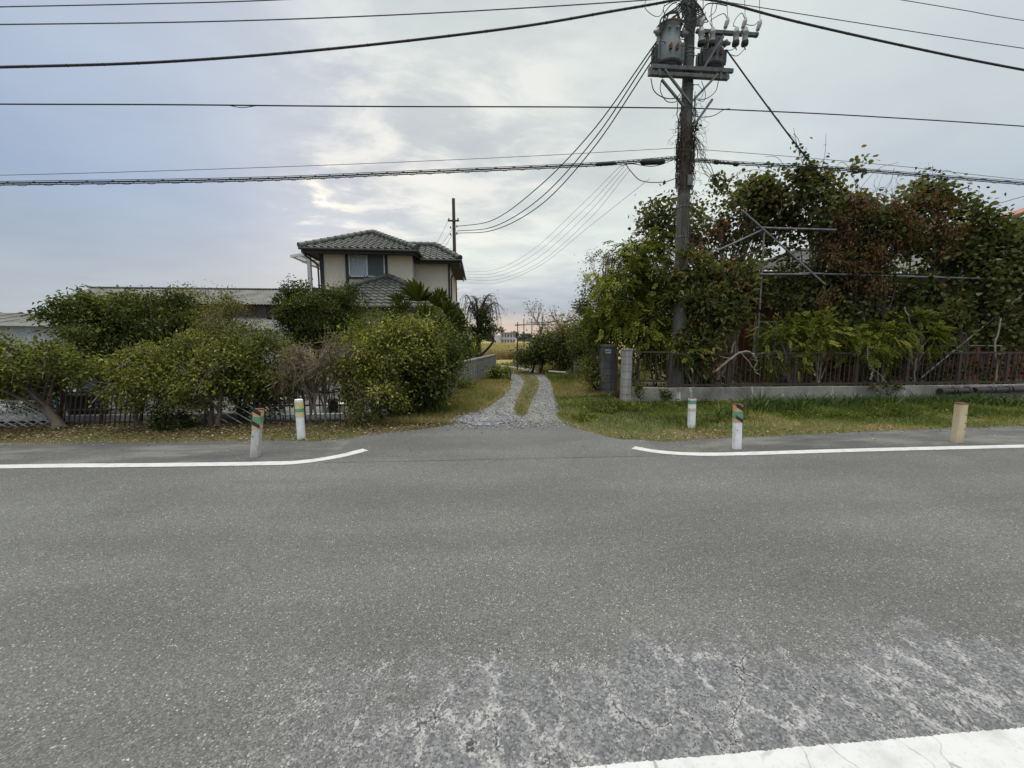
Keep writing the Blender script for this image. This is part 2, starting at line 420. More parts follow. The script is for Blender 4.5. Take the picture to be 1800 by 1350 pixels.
def gravelmat(name, stops, sc):
    m, t, b, o = newmat(name)
    tc = t.n('ShaderNodeTexCoord').outputs['Object']
    v = t.vor(tc, sc)
    c = t.ramp(t.sep(v.outputs['Color'])[0], stops)
    c = t.mix(t.ss(v.outputs['Distance'], .4, .85, 0, .7), c, (.10, .095, .085))
    p = t.ss(t.noise(tc, .9, 4), .3, .7, .82, 1.12)
    c = t.mix(1.0, c, t.comb(p, p, p), 'MULTIPLY')
    t.l(c, b.inputs['Base Color']); b.inputs['Roughness'].default_value = .95
    bn = t.n('ShaderNodeBump'); bn.inputs['Strength'].default_value = 1.0; bn.inputs['Distance'].default_value = .02
    t.l(t.m('MULTIPLY', v.outputs['Distance'], -1), bn.inputs['Height']); t.l(bn.outputs[0], b.inputs['Normal'])
    return m
M['gravel'] = gravelmat('gravel', [(0, (.11, .108, .102)), (.5, (.18, .177, .167)), (.85, (.24, .237, .225)), (1, (.38, .375, .36))], 32)
M['gravel_blue'] = gravelmat('gravel_blue', [(0, (.14, .15, .165)), (.5, (.24, .25, .265)), (.85, (.33, .34, .355)), (1, (.52, .52, .52))], 24)

def groundmat():
    m, t, b, o = newmat('ground')
    tc = t.n('ShaderNodeTexCoord').outputs['Object']
    y = t.sep(tc)[1]
    n = t.noise(tc, .9, 5, .62); n2 = t.noise(tc, 7, 5, .7)
    c = t.mix(t.ss(n, .38, .62), (.115, .095, .05), (.075, .085, .03))
    c = t.mix(t.ss(n2, .55, .75), c, (.17, .135, .085))
    c = t.mix(t.ss(y, 23, 27), c, t.mix(t.ss(t.noise(t.mapping(tc, scale=(.05, .4, 1)), 1, 3), .4, .6), (.26, .23, .09), (.33, .25, .11)))
    g = t.ss(t.noise(tc, 60, 3), .3, .7, .75, 1.25)
    c = t.mix(1.0, c, t.comb(g, g, g), 'MULTIPLY')
    t.l(c, b.inputs['Base Color']); b.inputs['Roughness'].default_value = 1.0
    b.inputs['Specular IOR Level'].default_value = .1
    bn = t.n('ShaderNodeBump'); bn.inputs['Strength'].default_value = .8; bn.inputs['Distance'].default_value = .03
    t.l(n2, bn.inputs['Height']); t.l(bn.outputs[0], b.inputs['Normal'])
    return m
lf('leaf_strap', (.018, .035, .012), (.04, .065, .02), (.075, .105, .035), (.16, .19, .08), rough=.5)
M['ground'] = groundmat()
def glassmat():
    m, t, b, o = newmat('window_glass')
    b.inputs['Base Color'].default_value = (.10, .12, .13, 1); b.inputs['Roughness'].default_value = .08
    b.inputs['Specular IOR Level'].default_value = .6; b.inputs['Alpha'].default_value = .15
    return m
M['glass'] = glassmat()
def polymat():
    m, t, b, o = newmat('poly_sheet')
    b.inputs['Base Color'].default_value = (.55, .57, .58, 1); b.inputs['Roughness'].default_value = .35; b.inputs['Alpha'].default_value = .6
    return m
M['poly'] = polymat()

# ------------------------------------------------------------------ mesh helpers
WL = {}
def link(o): COL.objects.link(o); return o
def tag(o, label=None, cat=None, group=None, kind=None):
    if label: o['label'] = label
    if cat: o['category'] = cat
    if group: o['group'] = group
    if kind: o['kind'] = kind
    return o
def empty(name, loc, label, cat, group=None):
    o = bpy.data.objects.new(name, None); link(o)
    o.empty_display_size = .2
    o.location = tuple(float(q) for q in loc)
    WL[o.name] = np.array(loc, float)
    return tag(o, label, cat, group)
def mkobj(name, V, Fc, mats, parent=None, smooth=False, mi=None, origin=None, attr=None):
    V = np.asarray(V, dtype=np.float64).reshape(-1, 3)
    off = WL[parent.name] if parent is not None else (np.array(origin, float) if origin is not None else np.zeros(3))
    me = bpy.data.meshes.new(name)
    if isinstance(Fc, np.ndarray):
        nf, k = Fc.shape
        me.vertices.add(len(V)); me.vertices.foreach_set('co', (V - off).astype(np.float32).ravel())
        me.loops.add(nf * k); me.loops.foreach_set('vertex_index', Fc.astype(np.int32).ravel())
        me.polygons.add(nf); me.polygons.foreach_set('loop_start', np.arange(0, nf * k, k, dtype=np.int32))
        me.update(calc_edges=True)
    else:
        me.from_pydata((V - off).tolist(), [], [list(map(int, f)) for f in Fc]); me.update()
    if not isinstance(mats, (list, tuple)): mats = [mats]
    for m in mats: me.materials.append(m)
    if mi is not None: me.polygons.foreach_set('material_index', np.asarray(mi, dtype=np.int32))
    if attr is not None:
        a = me.attributes.new('lv', 'FLOAT', 'POINT'); a.data.foreach_set('value', np.asarray(attr, dtype=np.float32))
    if smooth: me.polygons.foreach_set('use_smooth', np.ones(len(me.polygons), dtype=bool))
    o = bpy.data.objects.new(name, me); link(o)
    if parent is not None:
        o.parent = parent; WL[o.name] = off
    else:
        o.location = off; WL[o.name] = off
    return o

class MB:
    def __init__(s): s.V = []; s.F = []; s.n = 0; s.mi = []; s.cur = 0
    def add(s, V, Fc):
        V = np.asarray(V, float).reshape(-1, 3)
        s.V.append(V); s.F += [[i + s.n for i in f] for f in Fc]; s.mi += [s.cur] * len(Fc); s.n += len(V)
        return s
    def box(s, a, b):
        x0, y0, z0 = np.minimum(a, b); x1, y1, z1 = np.maximum(a, b)
        return s.hexa([(x0, y0, z0), (x1, y0, z0), (x1, y1, z0), (x0, y1, z0), (x0, y0, z1), (x1, y0, z1), (x1, y1, z1), (x0, y1, z1)])
    def hexa(s, v):
        return s.add(v, [(0, 3, 2, 1), (4, 5, 6, 7), (0, 1, 5, 4), (1, 2, 6, 5), (2, 3, 7, 6), (3, 0, 4, 7)])
    def bar(s, a, b, w, h=None, up=(0, 0, 1)):
        """square bar from a to b, width w, height h"""
        a = np.asarray(a, float); b = np.asarray(b, float); h = h or w
        d = unit(b - a); up = np.asarray(up, float)
        if abs(d @ up) > .97: up = np.array([0, 1., 0])
        sx = unit(np.cross(d, up)); sz = np.cross(sx, d)
        q = [sx * (-w / 2) + sz * (-h / 2), sx * (w / 2) + sz * (-h / 2), sx * (w / 2) + sz * (h / 2), sx * (-w / 2) + sz * (h / 2)]
        return s.hexa([a + e for e in q] + [b + e for e in q])
    def tube(s, pts, r, sides=8, cap=True):
        pts = np.asarray(pts, float); n = len(pts)
        rr = np.full(n, r, float) if np.isscalar(r) else np.asarray(r, float)
        T = np.gradient(pts, axis=0); T /= (np.linalg.norm(T, axis=1)[:, None] + 1e-9)
        up = np.array([0, 0, 1.0]) if abs(T[0][2]) < .9 else np.array([1.0, 0, 0])
        sx = np.cross(T, up); ln = np.linalg.norm(sx, axis=1)
        bad = ln < .05
        sx[bad] = np.cross(T[bad], np.array([0.3, 1.0, 0]))
        sx /= np.linalg.norm(sx, axis=1)[:, None]
        sy = np.cross(sx, T)
        an = np.arange(sides) * 2 * math.pi / sides
        V = pts[:, None, :] + rr[:, None, None] * (np.cos(an)[None, :, None] * sx[:, None, :] + np.sin(an)[None, :, None] * sy[:, None, :])
        Fc = []
        for i in range(n - 1):
            for j in range(sides):
                k = (j + 1) % sides
                Fc.append((i * sides + j, i * sides + k, (i + 1) * sides + k, (i + 1) * sides + j))
        if cap:
            Fc.append(tuple(range(sides - 1, -1, -1))); Fc.append(tuple(range((n - 1) * sides, n * sides)))
        return s.add(V.reshape(-1, 3), Fc)
    def lathe(s, prof, base, sides=20, axis=(0, 0, 1)):
        """profile [(r, h)] spun about axis through base"""
        ax = unit(axis); base = np.asarray(base, float)
        up = np.array([1.0, 0, 0]) if abs(ax[0]) < .9 else np.array([0, 1.0, 0])
        sx = unit(np.cross(ax, up)); sy = np.cross(ax, sx)
        an = np.arange(sides) * 2 * math.pi / sides
        V = []
        for r, h in prof:
            V.append(base + ax * h + r * (np.cos(an)[:, None] * sx + np.sin(an)[:, None] * sy))
        Fc = []
        for i in range(len(prof) - 1):
            for j in range(sides):
                k = (j + 1) % sides
                Fc.append((i * sides + j, i * sides + k, (i + 1) * sides + k, (i + 1) * sides + j))
        Fc.append(tuple(range(sides - 1, -1, -1))); Fc.append(tuple(range((len(prof) - 1) * sides, len(prof) * sides)))
        return s.add(np.concatenate(V), Fc)
    def poly(s, pts): return s.add(pts, [tuple(range(len(pts)))])
    def build(s, name, mat, parent=None, smooth=False, origin=None, bevel=0):
        o = mkobj(name, np.concatenate(s.V), s.F, mat, parent, smooth, s.mi if s.mi and max(s.mi) else None, origin)
        if smooth:
            try: o.data.set_sharp_from_angle(angle=R(40))
            except Exception: pass
        if bevel:
            bv = o.modifiers.new('bevel', 'BEVEL'); bv.width = bevel; bv.segments = 2; bv.limit_method = 'ANGLE'
        return o

def spline(pts, n=10):
    """Catmull-Rom through points"""
    p = np.asarray(pts, float)
    if len(p) == 2: return p[0] + (p[1] - p[0]) * np.linspace(0, 1, n)[:, None]
    q = np.vstack([2 * p[0] - p[1], p, 2 * p[-1] - p[-2]])
    out = []
    for i in range(1, len(q) - 2):
        t = np.linspace(0, 1, n, endpoint=False)[:, None]
        a, b, c, d = q[i - 1], q[i], q[i + 1], q[i + 2]
        out.append(.5 * (2 * b + (c - a) * t + (2 * a - 5 * b + 4 * c - d) * t ** 2 + (3 * b - a - 3 * c + d) * t ** 3))
    return np.vstack(out + [p[-1:]])

# ------------------------------------------------------------------ leaves and blades (vectorised)
def nrm(v): return v / (np.linalg.norm(v, axis=-1, keepdims=True) + 1e-9)
OVAL = np.array([(0, 0, 0), (.34, .5, .10), (.74, .36, .06), (1, 0, -.06), (.74, -.36, .06), (.34, -.5, .10)])
HEART = np.array([(0, 0, 0), (.18, .62, .10), (.66, .46, .05), (1, 0, -.10), (.66, -.46, .05), (.18, -.62, .10)])
LANCE = np.array([(0, 0, 0), (.42, .5, .12), (.75, .34, .02), (1, 0, -.22), (.75, -.34, .02), (.42, -.5, .12)])
LF = np.array([(0, 5, 4, 3), (0, 3, 2, 1)])
class Leaves:
    def __init__(s): s.V = []; s.F = []; s.A = []; s.n = 0
    def add(s, pos, d, up, L, Wd, val, shape=OVAL):
        N = len(pos); d = nrm(d)
        sd = nrm(np.cross(up, d) + 1e-6); nn = np.cross(d, sd)
        L = np.broadcast_to(np.asarray(L, float), (N,)); Wd = np.broadcast_to(np.asarray(Wd, float), (N,))
        V = pos[:, None] + shape[None, :, 0, None] * (d * L[:, None])[:, None] + shape[None, :, 1, None] * (sd * Wd[:, None])[:, None] + shape[None, :, 2, None] * (nn * L[:, None])[:, None]
        s.V.append(V.reshape(-1, 3)); s.F.append((LF[None] + (np.arange(N) * 6)[:, None, None]).reshape(-1, 4) + s.n)
        s.A.append(np.repeat(np.clip(val, 0, 1), 6)); s.n += N * 6
    def blades(s, pos, lean, H, Wd, val, curve=.6):
        """grass blades: lean is a horizontal vector (metres of tip shift per metre height)"""
        N = len(pos); H = np.broadcast_to(H, (N,)); Wd = np.broadcast_to(Wd, (N,))
        ang = rng.uniform(0, 2 * math.pi, N); sd = np.stack([np.cos(ang), np.sin(ang), np.zeros(N)], 1)
        lev = [(0, 1.0, 0), (.55, .8, .3), (1.0, .08, 1.0)]
        V = np.zeros((N, 6, 3))
        up = np.array([0, 0, 1.0])
        for i, (h, wd, cv) in enumerate(lev):
            c = pos + up * (H * h * (1 - .28 * cv * np.clip(np.linalg.norm(lean, axis=1), 0, 1.6)))[:, None] + lean * (H * cv * .75 + H * h * .25)[:, None]
            V[:, 2 * i] = c - sd * (Wd * wd / 2)[:, None]; V[:, 2 * i + 1] = c + sd * (Wd * wd / 2)[:, None]
        s.V.append(V.reshape(-1, 3))
        f = np.array([(0, 1, 3, 2), (2, 3, 5, 4)])
        s.F.append((f[None] + (np.arange(N) * 6)[:, None, None]).reshape(-1, 4) + s.n)
        s.A.append(np.repeat(np.clip(val, 0, 1), 6)); s.n += N * 6
    def build(s, name, mat, parent=None, origin=None):
        return mkobj(name, np.concatenate(s.V), np.concatenate(s.F), mat, parent, False, None, origin, np.concatenate(s.A))

def vnoise(x, y, sc, seed=0):
    """smooth pseudo noise 0..1"""
    r = np.random.default_rng(seed); o = np.zeros_like(np.asarray(x, float)); a = 0
    for i in range(5):
        th = r.uniform(0, 6.28); ph = r.uniform(0, 6.28); f = sc * r.uniform(.6, 1.7)
        o = o + np.sin((x * math.cos(th) + y * math.sin(th)) * f + ph); a += 1
    return .5 + .5 * o / a * 1.4

def px_blob(px, py, Y, rx, rz, ry):
    c = P(px, py, Y)
    X = abs(P(px + rx, py, Y)[0] - P(px - rx, py, Y)[0]) / 2
    Z = abs(P(px, py - rz, Y)[2] - P(px, py + rz, Y)[2]) / 2
    return (c, np.array([X, ry, Z]))

def crown(L, blobs, n, ln, wd, per=35, sig=.10, shape=OVAL, droop=.2, lo=-.9, fill=.45, vbias=0.0, floor=.05, comp=0, leaflet=None, wts=None, lump=.17):
    """leaves in clumps through ellipsoids; returns clump centres"""
    vol = np.array([np.prod(b[1]) ** (2 / 3) for b in blobs]) if wts is None else np.array(wts, float)
    nc = max(3, int(n / per))
        # clumps gather into boughs, with gaps left between them
    nm = max(4, int(nc / 8))
    bm = rng.choice(len(blobs), nm, p=vol / vol.sum())
    dm = nrm(rng.normal(size=(nm, 3))); dm[:, 2] = np.where(dm[:, 2] < lo, -dm[:, 2], dm[:, 2])
    MC = np.array([b[0] for b in blobs])[bm]; MR = np.array([b[1] for b in blobs])[bm]
    rad = rng.uniform(fill, 1.04, nm) ** .7
    mcen = MC + dm * MR * rad[:, None]
    mval = rng.normal(0, .10, nm)
    mi_ = rng.integers(0, nm, nc)
    C = MC[mi_]; Rr = MR[mi_]
    cc = mcen[mi_] + rng.normal(size=(nc, 3)) * Rr * np.array([lump, lump, lump * .75])
    ex = np.linalg.norm((cc - C) / Rr, axis=1); cc = np.where(ex[:, None] > 1.12, C + (cc - C) / ex[:, None] * 1.12, cc)
    cval = rng.normal(.45, .14, nc) + vbias + mval[mi_]
    ci = rng.integers(0, nc, n)
    sg = sig * rng.uniform(.6, 1.5, nc)
    pos = cc[ci] + rng.normal(size=(n, 3)) * sg[ci][:, None]
    pos[:, 2] = np.maximum(pos[:, 2], floor)
    out = nrm(pos - C[ci] + 1e-6)
    dr = nrm(out * .7 + rng.normal(size=(n, 3)) * .7 + np.array([0, 0, -droop]))
    up = nrm(rng.normal(size=(n, 3)) * .55 + out * .4 + np.array([0, 0, .8]))
    val = cval[ci] + rng.normal(0, .19, n)
    s = rng.uniform(.65, 1.2, n)
    if comp:
        # compound leaf: comp leaflets in pairs along a drooping stalk of length ln
        sd = nrm(np.cross(up, dr))
        P_, D_, U_, A_ = [], [], [], []
        for j in range(comp):
            tt = .25 + .75 * j / max(1, comp - 1)
            sg_ = 1 if j % 2 else -1
            if j == comp - 1: sg_ = 0
            base = pos + dr * (ln * s * tt)[:, None] + np.array([0, 0, -1.0]) * (ln * s * tt * tt * .35)[:, None]
            P_.append(base); D_.append(nrm(dr * (.45 if sg_ else 1) + sd * sg_ * .9 + np.array([0, 0, -.25]))); U_.append(up); A_.append(val + rng.normal(0, .05, n))
        pos, dr, up, val = map(np.concatenate, (P_, D_, U_, A_))
        s = np.tile(s, comp)
        L.add(pos, dr, up, leaflet[0] * s, leaflet[1] * s, val, shape)
    else:
        L.add(pos, dr, up, ln * s, wd * s, val, shape)
    return cc

def wander(a, b, n=6, amp=.08):
    a = np.asarray(a, float); b = np.asarray(b, float)
    t = np.linspace(0, 1, n)[:, None]
    p = a + (b - a) * t
    nz = np.cumsum(rng.normal(0, amp, (n, 3)), axis=0); nz -= nz[-1] * t
    nz[0] = 0
    return p + nz

def limbs(mb, base, targets, r0, trunk_top=None, sides=5, r1=.006, amp=.05, nt=60):
    """tapered trunk from base, limbs out to the clump centres"""
    base = np.asarray(base, float); tg = np.asarray(targets)
    if len(tg) > nt: tg = tg[rng.choice(len(tg), nt, replace=False)]
    top = np.asarray(trunk_top, float) if trunk_top is not None else base * .35 + tg.mean(0) * .65
    tr = wander(base, top, 7, amp * .6)
    rr = np.linspace(r0, r0 * .45, 7); rr[0] *= 1.3
    mb.tube(tr, rr, 8)
    for q in tg:
        i = rng.integers(2, 7)
        s = tr[i]
        mid = (s + q) / 2 + np.array([0, 0, .10 * np.linalg.norm(q - s)])
        pt = spline([s, mid + rng.normal(0, amp, 3), q], 4)
        mb.tube(pt, np.linspace(max(rr[i] * .5, r1 * 1.5), r1, len(pt)), sides, False)

def plant(name, label, cat, bases, blobs, n, ln, wd, mat, bark='bark', r0=.05, group=None, crown_name='foliage', trunk_name='trunk', twigs=0, twig_mat='twig', nt=40, **kw):
    """bush or tree: root empty, trunk with limbs, foliage"""
    B = [np.asarray(b, float) for b in bases]
    root = empty(name, B[0], label, cat, group)
    L = Leaves()
    cc = crown(L, blobs, n, ln, wd, **kw)
    mb = MB()
    for i, b in enumerate(B):
        dd = np.linalg.norm((cc - b)[:, :2], axis=1)
        near = cc[np.argsort(dd)[:max(6, len(cc) // len(B))]]
        limbs(mb, b, near, r0 * rng.uniform(.75, 1.1), nt=max(5, nt // len(B)))
    mb.build(trunk_name, M[bark], root, True)
    if twigs:
        tb = MB()
        for q in cc[rng.choice(len(cc), min(len(cc), twigs), replace=twigs > len(cc))]:
            for _ in range(2):
                o = nrm(rng.normal(size=3) * .6 + np.array([0, 0, .4])) * rng.uniform(.12, .38)
                tb.tube(wander(q - o * .7, q + o, 4, .02), np.linspace(.006, .0025, 4), 3, False)
        tb.build('twigs', M[twig_mat], root)
    L.build(crown_name, M[mat], root)
    return root, cc
# ------------------------------------------------------------------ the ground and what is laid on it
TRL = np.array([(-.55, 7.2), (.197, 9.35), (.80, 11.85), (1.16, 14.6), (1.26, 17.9), (1.04, 20.6), (.5, 23.0), (-.7, 25.3), (-3, 27.5)])
TRR = np.array([(1.55, 7.1), (1.88, 9.35), (2.34, 11.85), (2.75, 14.6), (3.0, 17.9), (2.9, 20.6), (2.2, 23.2), (.6, 26.0), (-2.4, 29)])
def lerp_curve(c, n):
    s = spline(c, 12); d = np.concatenate([[0], np.cumsum(np.linalg.norm(np.diff(s, axis=0), axis=1))])
    t = np.linspace(0, d[-1], n)
    return np.stack([np.interp(t, d, s[:, 0]), np.interp(t, d, s[:, 1])], 1)
TRL0, TRR0 = np.vstack([(-.62, 6.85), TRL]), np.vstack([(1.60, 6.85), TRR])
tl, tr_ = lerp_curve(TRL0, 72), lerp_curve(TRR0, 72)
def xL(y): return np.interp(y, TRL[:, 1], TRL[:, 0])
def xR(y): return np.interp(y, TRR[:, 1], TRR[:, 0])
def gz(x, y):
    """terrain height: flat, with a grassy bank right of the track further back"""
    x = np.asarray(x, float); y = np.asarray(y, float)
    s = lambda a, lo, hi: np.clip((a - lo) / (hi - lo), 0, 1) ** 2 * (3 - 2 * np.clip((a - lo) / (hi - lo), 0, 1))
    b = s(x - xR(y), .25, 1.6) * s(y, 11, 17) * (1 - s(y, 25, 30)) * .30
    v = s(y, 6.6, 7.6) * .03 * (vnoise(x, y, 2.1, 3) + .2)
    v = np.where((x > xL(y) - .15) & (x < xR(y) + .15) & (y > 7), 0, v)
    return b + v
xs = np.unique(np.concatenate([np.linspace(-1500, -60, 8), np.linspace(-60, -14, 24), np.arange(-14, 16, .25), np.linspace(16, 60, 24), np.linspace(60, 1500, 8)]))
ys = np.unique(np.concatenate([np.linspace(-300, -10, 5), np.linspace(-10, 6, 9), np.arange(6, 32, .3), np.linspace(32, 120, 24), np.linspace(120, 2500, 10)]))
Xg, Yg = np.meshgrid(xs, ys)
Zg = gz(Xg, Yg)
nx, ny = len(xs), len(ys)
ii = (np.arange(ny - 1)[:, None] * nx + np.arange(nx - 1)[None]).ravel()
tag(mkobj('ground', np.stack([Xg, Yg, Zg], -1), np.stack([ii, ii + 1, ii + nx + 1, ii + nx], 1), M['ground'], None, True), kind='structure')

def sheet(name, A, B, z, mat, jit=0.0, cols=1):
    """strip between two polylines with the same number of points"""
    A = np.asarray(A, float); B = np.asarray(B, float); n = len(A)
    V = []
    for j in range(cols + 1):
        t = j / cols
        p = A * (1 - t) + B * t
        V.append(np.column_stack([p, np.full(n, z)]))
    V = np.concatenate(V)
    Fc = [(j * n + i, j * n + i + 1, (j + 1) * n + i + 1, (j + 1) * n + i) for j in range(cols) for i in range(n - 1)]
    o = mkobj(name, V, Fc, mat); return tag(o, kind='structure')

# road: far edge along the painted line, near edge behind the camera
FARL = [(-60, 5.75), (-6.11, 5.33), (-4.36, 5.25), (-2.59, 5.19), (0, 5.15), (3.25, 5.12), (8.24, 5.08), (60, 5.0)]
def farY(x): return np.interp(x, [p[0] for p in FARL], [p[1] for p in FARL])
rx = np.linspace(-60, 60, 240)
sheet('road', np.column_stack([rx, np.full(240, -3.6)]), np.column_stack([rx, farY(rx) + .03]), .012, M['asphalt'])
# shoulder and apron reach from the road to the grass
VB = [(-60, 7.6), (-12, 6.95), (-7.49, 6.63), (-4.88, 6.45), (-2.6, 6.3), (-1.5, 6.72), (-0.55, 7.22), (0.65, 7.25), (1.52, 7.22), (1.88, 6.5), (2.2, 6.0), (2.97, 5.8), (4.27, 6.05), (6.38, 6.12), (10.16, 6.41), (60, 8.2)]
def vergeY(x): return np.interp(x, [p[0] for p in VB], [p[1] for p in VB])
ax_ = np.concatenate([np.linspace(-60, -13, 40), np.arange(-13, 14, .08), np.linspace(14, 60, 40)])
ragged = lambda x: vergeY(x) + (vnoise(x, 0 * x, 3.0, 5) - .5) * .14 + (vnoise(x, 0 * x, 11, 8) - .5) * .07 + (vnoise(x, 0 * x, 24, 9) - .5) * .06
def part_of(x0, x1): return ax_[(ax_ >= x0) & (ax_ <= x1)]
for nm, x0, x1, mt in (('shoulder', -60, -1.9, 'asphalt_shoulder'), ('driveway_apron', -2.1, 2.66, 'asphalt_apron'), ('shoulder', 2.46, 60, 'asphalt_shoulder')):
    q = part_of(x0, x1)
    zz = .004 if nm == 'shoulder' else .015
    sheet(nm, np.column_stack([q, farY(q) - .06]), np.column_stack([q, ragged(q)]), zz, M[mt])

# painted lines, a few mm proud of the asphalt
def stroke(name, pts, wdt, z, mat, n=14, jit=.0):
    c = spline(pts, n); T = np.gradient(c, axis=0); T /= np.linalg.norm(T, axis=1)[:, None]
    N_ = np.column_stack([-T[:, 1], T[:, 0]])
    wv = wdt / 2 + rng.uniform(-jit, jit, len(c))[:, None]
    return sheet(name, c - N_ * wv, c + N_ * wv, z, M[mat])
LW = .155
stroke('road_line', [(-60, 5.72), (-30, 5.5), (-12, 5.36), (-6.11, 5.29), (-4.36, 5.21), (-2.75, 5.15), (-2.3, 5.19), (-1.93, 5.40), (-1.66, 5.70)], LW, .018, 'line_paint', 20, .003)
stroke('road_line', [(60, 5.0), (30, 5.02), (14, 5.06), (8.24, 5.085), (5.5, 5.09), (3.6, 5.06), (2.95, 5.10), (2.52, 5.25), (2.25, 5.49)], LW, .018, 'line_paint', 20, .003)
xx = np.arange(-14, 14, .008)
sheet('road_line', np.column_stack([xx, 1.05 + rng.uniform(-.002, .002, len(xx))]), np.column_stack([xx, 1.268 + rng.uniform(-.003, .003, len(xx)) + (vnoise(xx, 0 * xx, 9, 77) - .5) * .008]), .018, M['line_paint_old'])

# gravel track with a grassy strip down its middle, and a fresh gravel patch where it meets the asphalt
sheet('gravel_track', tl + (vnoise(tl[:, 0], tl[:, 1], 4, 1) - .5)[:, None] * [.14, 0], tr_ + (vnoise(tr_[:, 0], tr_[:, 1], 4, 2) - .5)[:, None] * [.14, 0], .010, M['gravel'])
MED = np.array([(.86, 8.2), (1.02, 9.35), (1.49, 11.85), (1.94, 14.6), (2.07, 17.9), (1.86, 20.6), (1.2, 22.8)])
MEDW = np.array([.16, .34, .46, .50, .68, .80, .5])
mc = spline(MED, 10)
mw = np.interp(np.linspace(0, 1, len(mc)), np.linspace(0, 1, 7), MEDW)
sheet('track_strip', np.column_stack([mc[:, 0] - mw / 2, mc[:, 1]]), np.column_stack([mc[:, 0] + mw / 2, mc[:, 1]]), .017, M['ground'])
pa = np.linspace(0, 2 * math.pi, 40, endpoint=False)
pr = 1 + (vnoise(np.cos(pa) * 3, np.sin(pa) * 3, 2, 9) - .5) * .35
pts = np.column_stack([.08 + .60 * np.cos(pa) * pr, 7.72 + .50 * np.sin(pa) * pr, np.full(40, .026)])
tag(mkobj('gravel_patch', np.vstack([pts, [(.08, 7.72, .055)]]), [(i, (i + 1) % 40, 40) for i in range(40)], M['gravel_blue'], None, True), kind='structure')
# yard paving behind the left fence
tag(MB().add([(-16, 8.1, .055), (-1.9, 8.1, .055), (-1.4, 14, .055), (-16, 14, .055)], [(0, 1, 2, 3)]).build('yard_paving', M['paving']), kind='structure')

# loose stones (real pebbles: little four-sided solids)
def stones(name, pos, size, mat):
    N = len(pos)
    T = np.array([(1, 0, 0), (-.6, .8, 0), (-.5, -.9, 0), (0, .1, .8), (.2, -.1, -.5)])
    Fc = np.array([(0, 1, 3), (1, 2, 3), (2, 0, 3), (1, 0, 4), (2, 1, 4), (0, 2, 4)])
    an = rng.uniform(0, 6.28, N); c, s_ = np.cos(an), np.sin(an)
    sz = size * rng.uniform(.5, 1.5, N)
    V = T[None] * sz[:, None, None] * rng.uniform(.6, 1.2, (N, 1, 3))
    X = V[..., 0] * c[:, None] - V[..., 1] * s_[:, None]; Yv = V[..., 0] * s_[:, None] + V[..., 1] * c[:, None]
    V = np.stack([X, Yv, V[..., 2]], -1) + pos[:, None]
    o = mkobj(name, V, (Fc[None] + (np.arange(N) * 5)[:, None, None]).reshape(-1, 3), M[mat], None, False, None, None, np.repeat(rng.uniform(0, 1, N), 5))
    return tag(o, kind='stuff')
N = 2600
yy = rng.uniform(7.25, 21, N) ** 1.0; f = rng.uniform(0, 1, N)
pp = np.column_stack([xL(yy) + (xR(yy) - xL(yy)) * f, yy, np.full(N, .022)])
p2 = np.column_stack([rng.normal(.08, .33, 1500), rng.normal(7.72, .26, 1500), np.full(1500, .05)])
p3 = np.column_stack([rng.normal(.6, .75, 900), rng.normal(7.22, .22, 900), np.full(900, .02)])
stones('gravel_stones', np.vstack([pp, p2, p3]), .017, 'stone_bits')
xv = rng.uniform(-9, 12, 900); xv = xv[(xv < -1) | (xv > 1.6)]
pv_ = np.column_stack([xv, vergeY(xv) + rng.normal(-.02, .10, len(xv)), np.full(len(xv), .016)])
stones('verge_pebbles', pv_, .011, 'stone_bits')

# fallen leaves
def litter(name, x, y, ln, bias=0.0, z=.02):
    N = len(x); L = Leaves()
    pos = np.column_stack([x, y, gz(x, y) + z + rng.uniform(0, .025, N)])
    an = rng.uniform(0, 6.28, N)
    L.add(pos, np.column_stack([np.cos(an), np.sin(an), rng.normal(0, .3, N)]), nrm(rng.normal(size=(N, 3)) * .45 + np.array([0, 0, 1.])), ln * rng.uniform(.5, 1.3, N), ln * .5 * rng.uniform(.6, 1.2, N), rng.beta(1.4, 2.2, N) + bias)
    return tag(L.build(name, M['litter']), kind='stuff')
N = 5200
x = rng.uniform(-9.5, -.8, N); t = rng.beta(1.3, 1.2, N); y = vergeY(x) + .02 + t * (7.75 - vergeY(x) + .25)
x2 = rng.normal(4.6, 2.2, 500); y2 = vergeY(x2) + np.abs(rng.normal(0, .25, 500))
x3 = rng.uniform(-1.2, .1, 500); y3 = rng.uniform(7.3, 8.6, 500) + (x3 + .5) * .6
litter('fallen_leaves', np.concatenate([x, x2, x3]), np.concatenate([y, y2, y3]), .05, .05)
nn_ = 60
litter('leaf_scraps', rng.uniform(-7, 9, nn_), rng.uniform(5.5, 6.2, nn_), .035, .25, .012)

# grass
def field_grass(name, x, y, H, Wd, mat, val, leanamt=.35):
    L = Leaves(); N = len(x)
    pos = np.column_stack([x, y, gz(x, y) - .01])
    lean = rng.normal(0, leanamt, (N, 3)); lean[:, 2] = 0
    L.blades(pos, lean, H, Wd, val)
    return tag(L.build(name, M[mat]), kind='stuff')
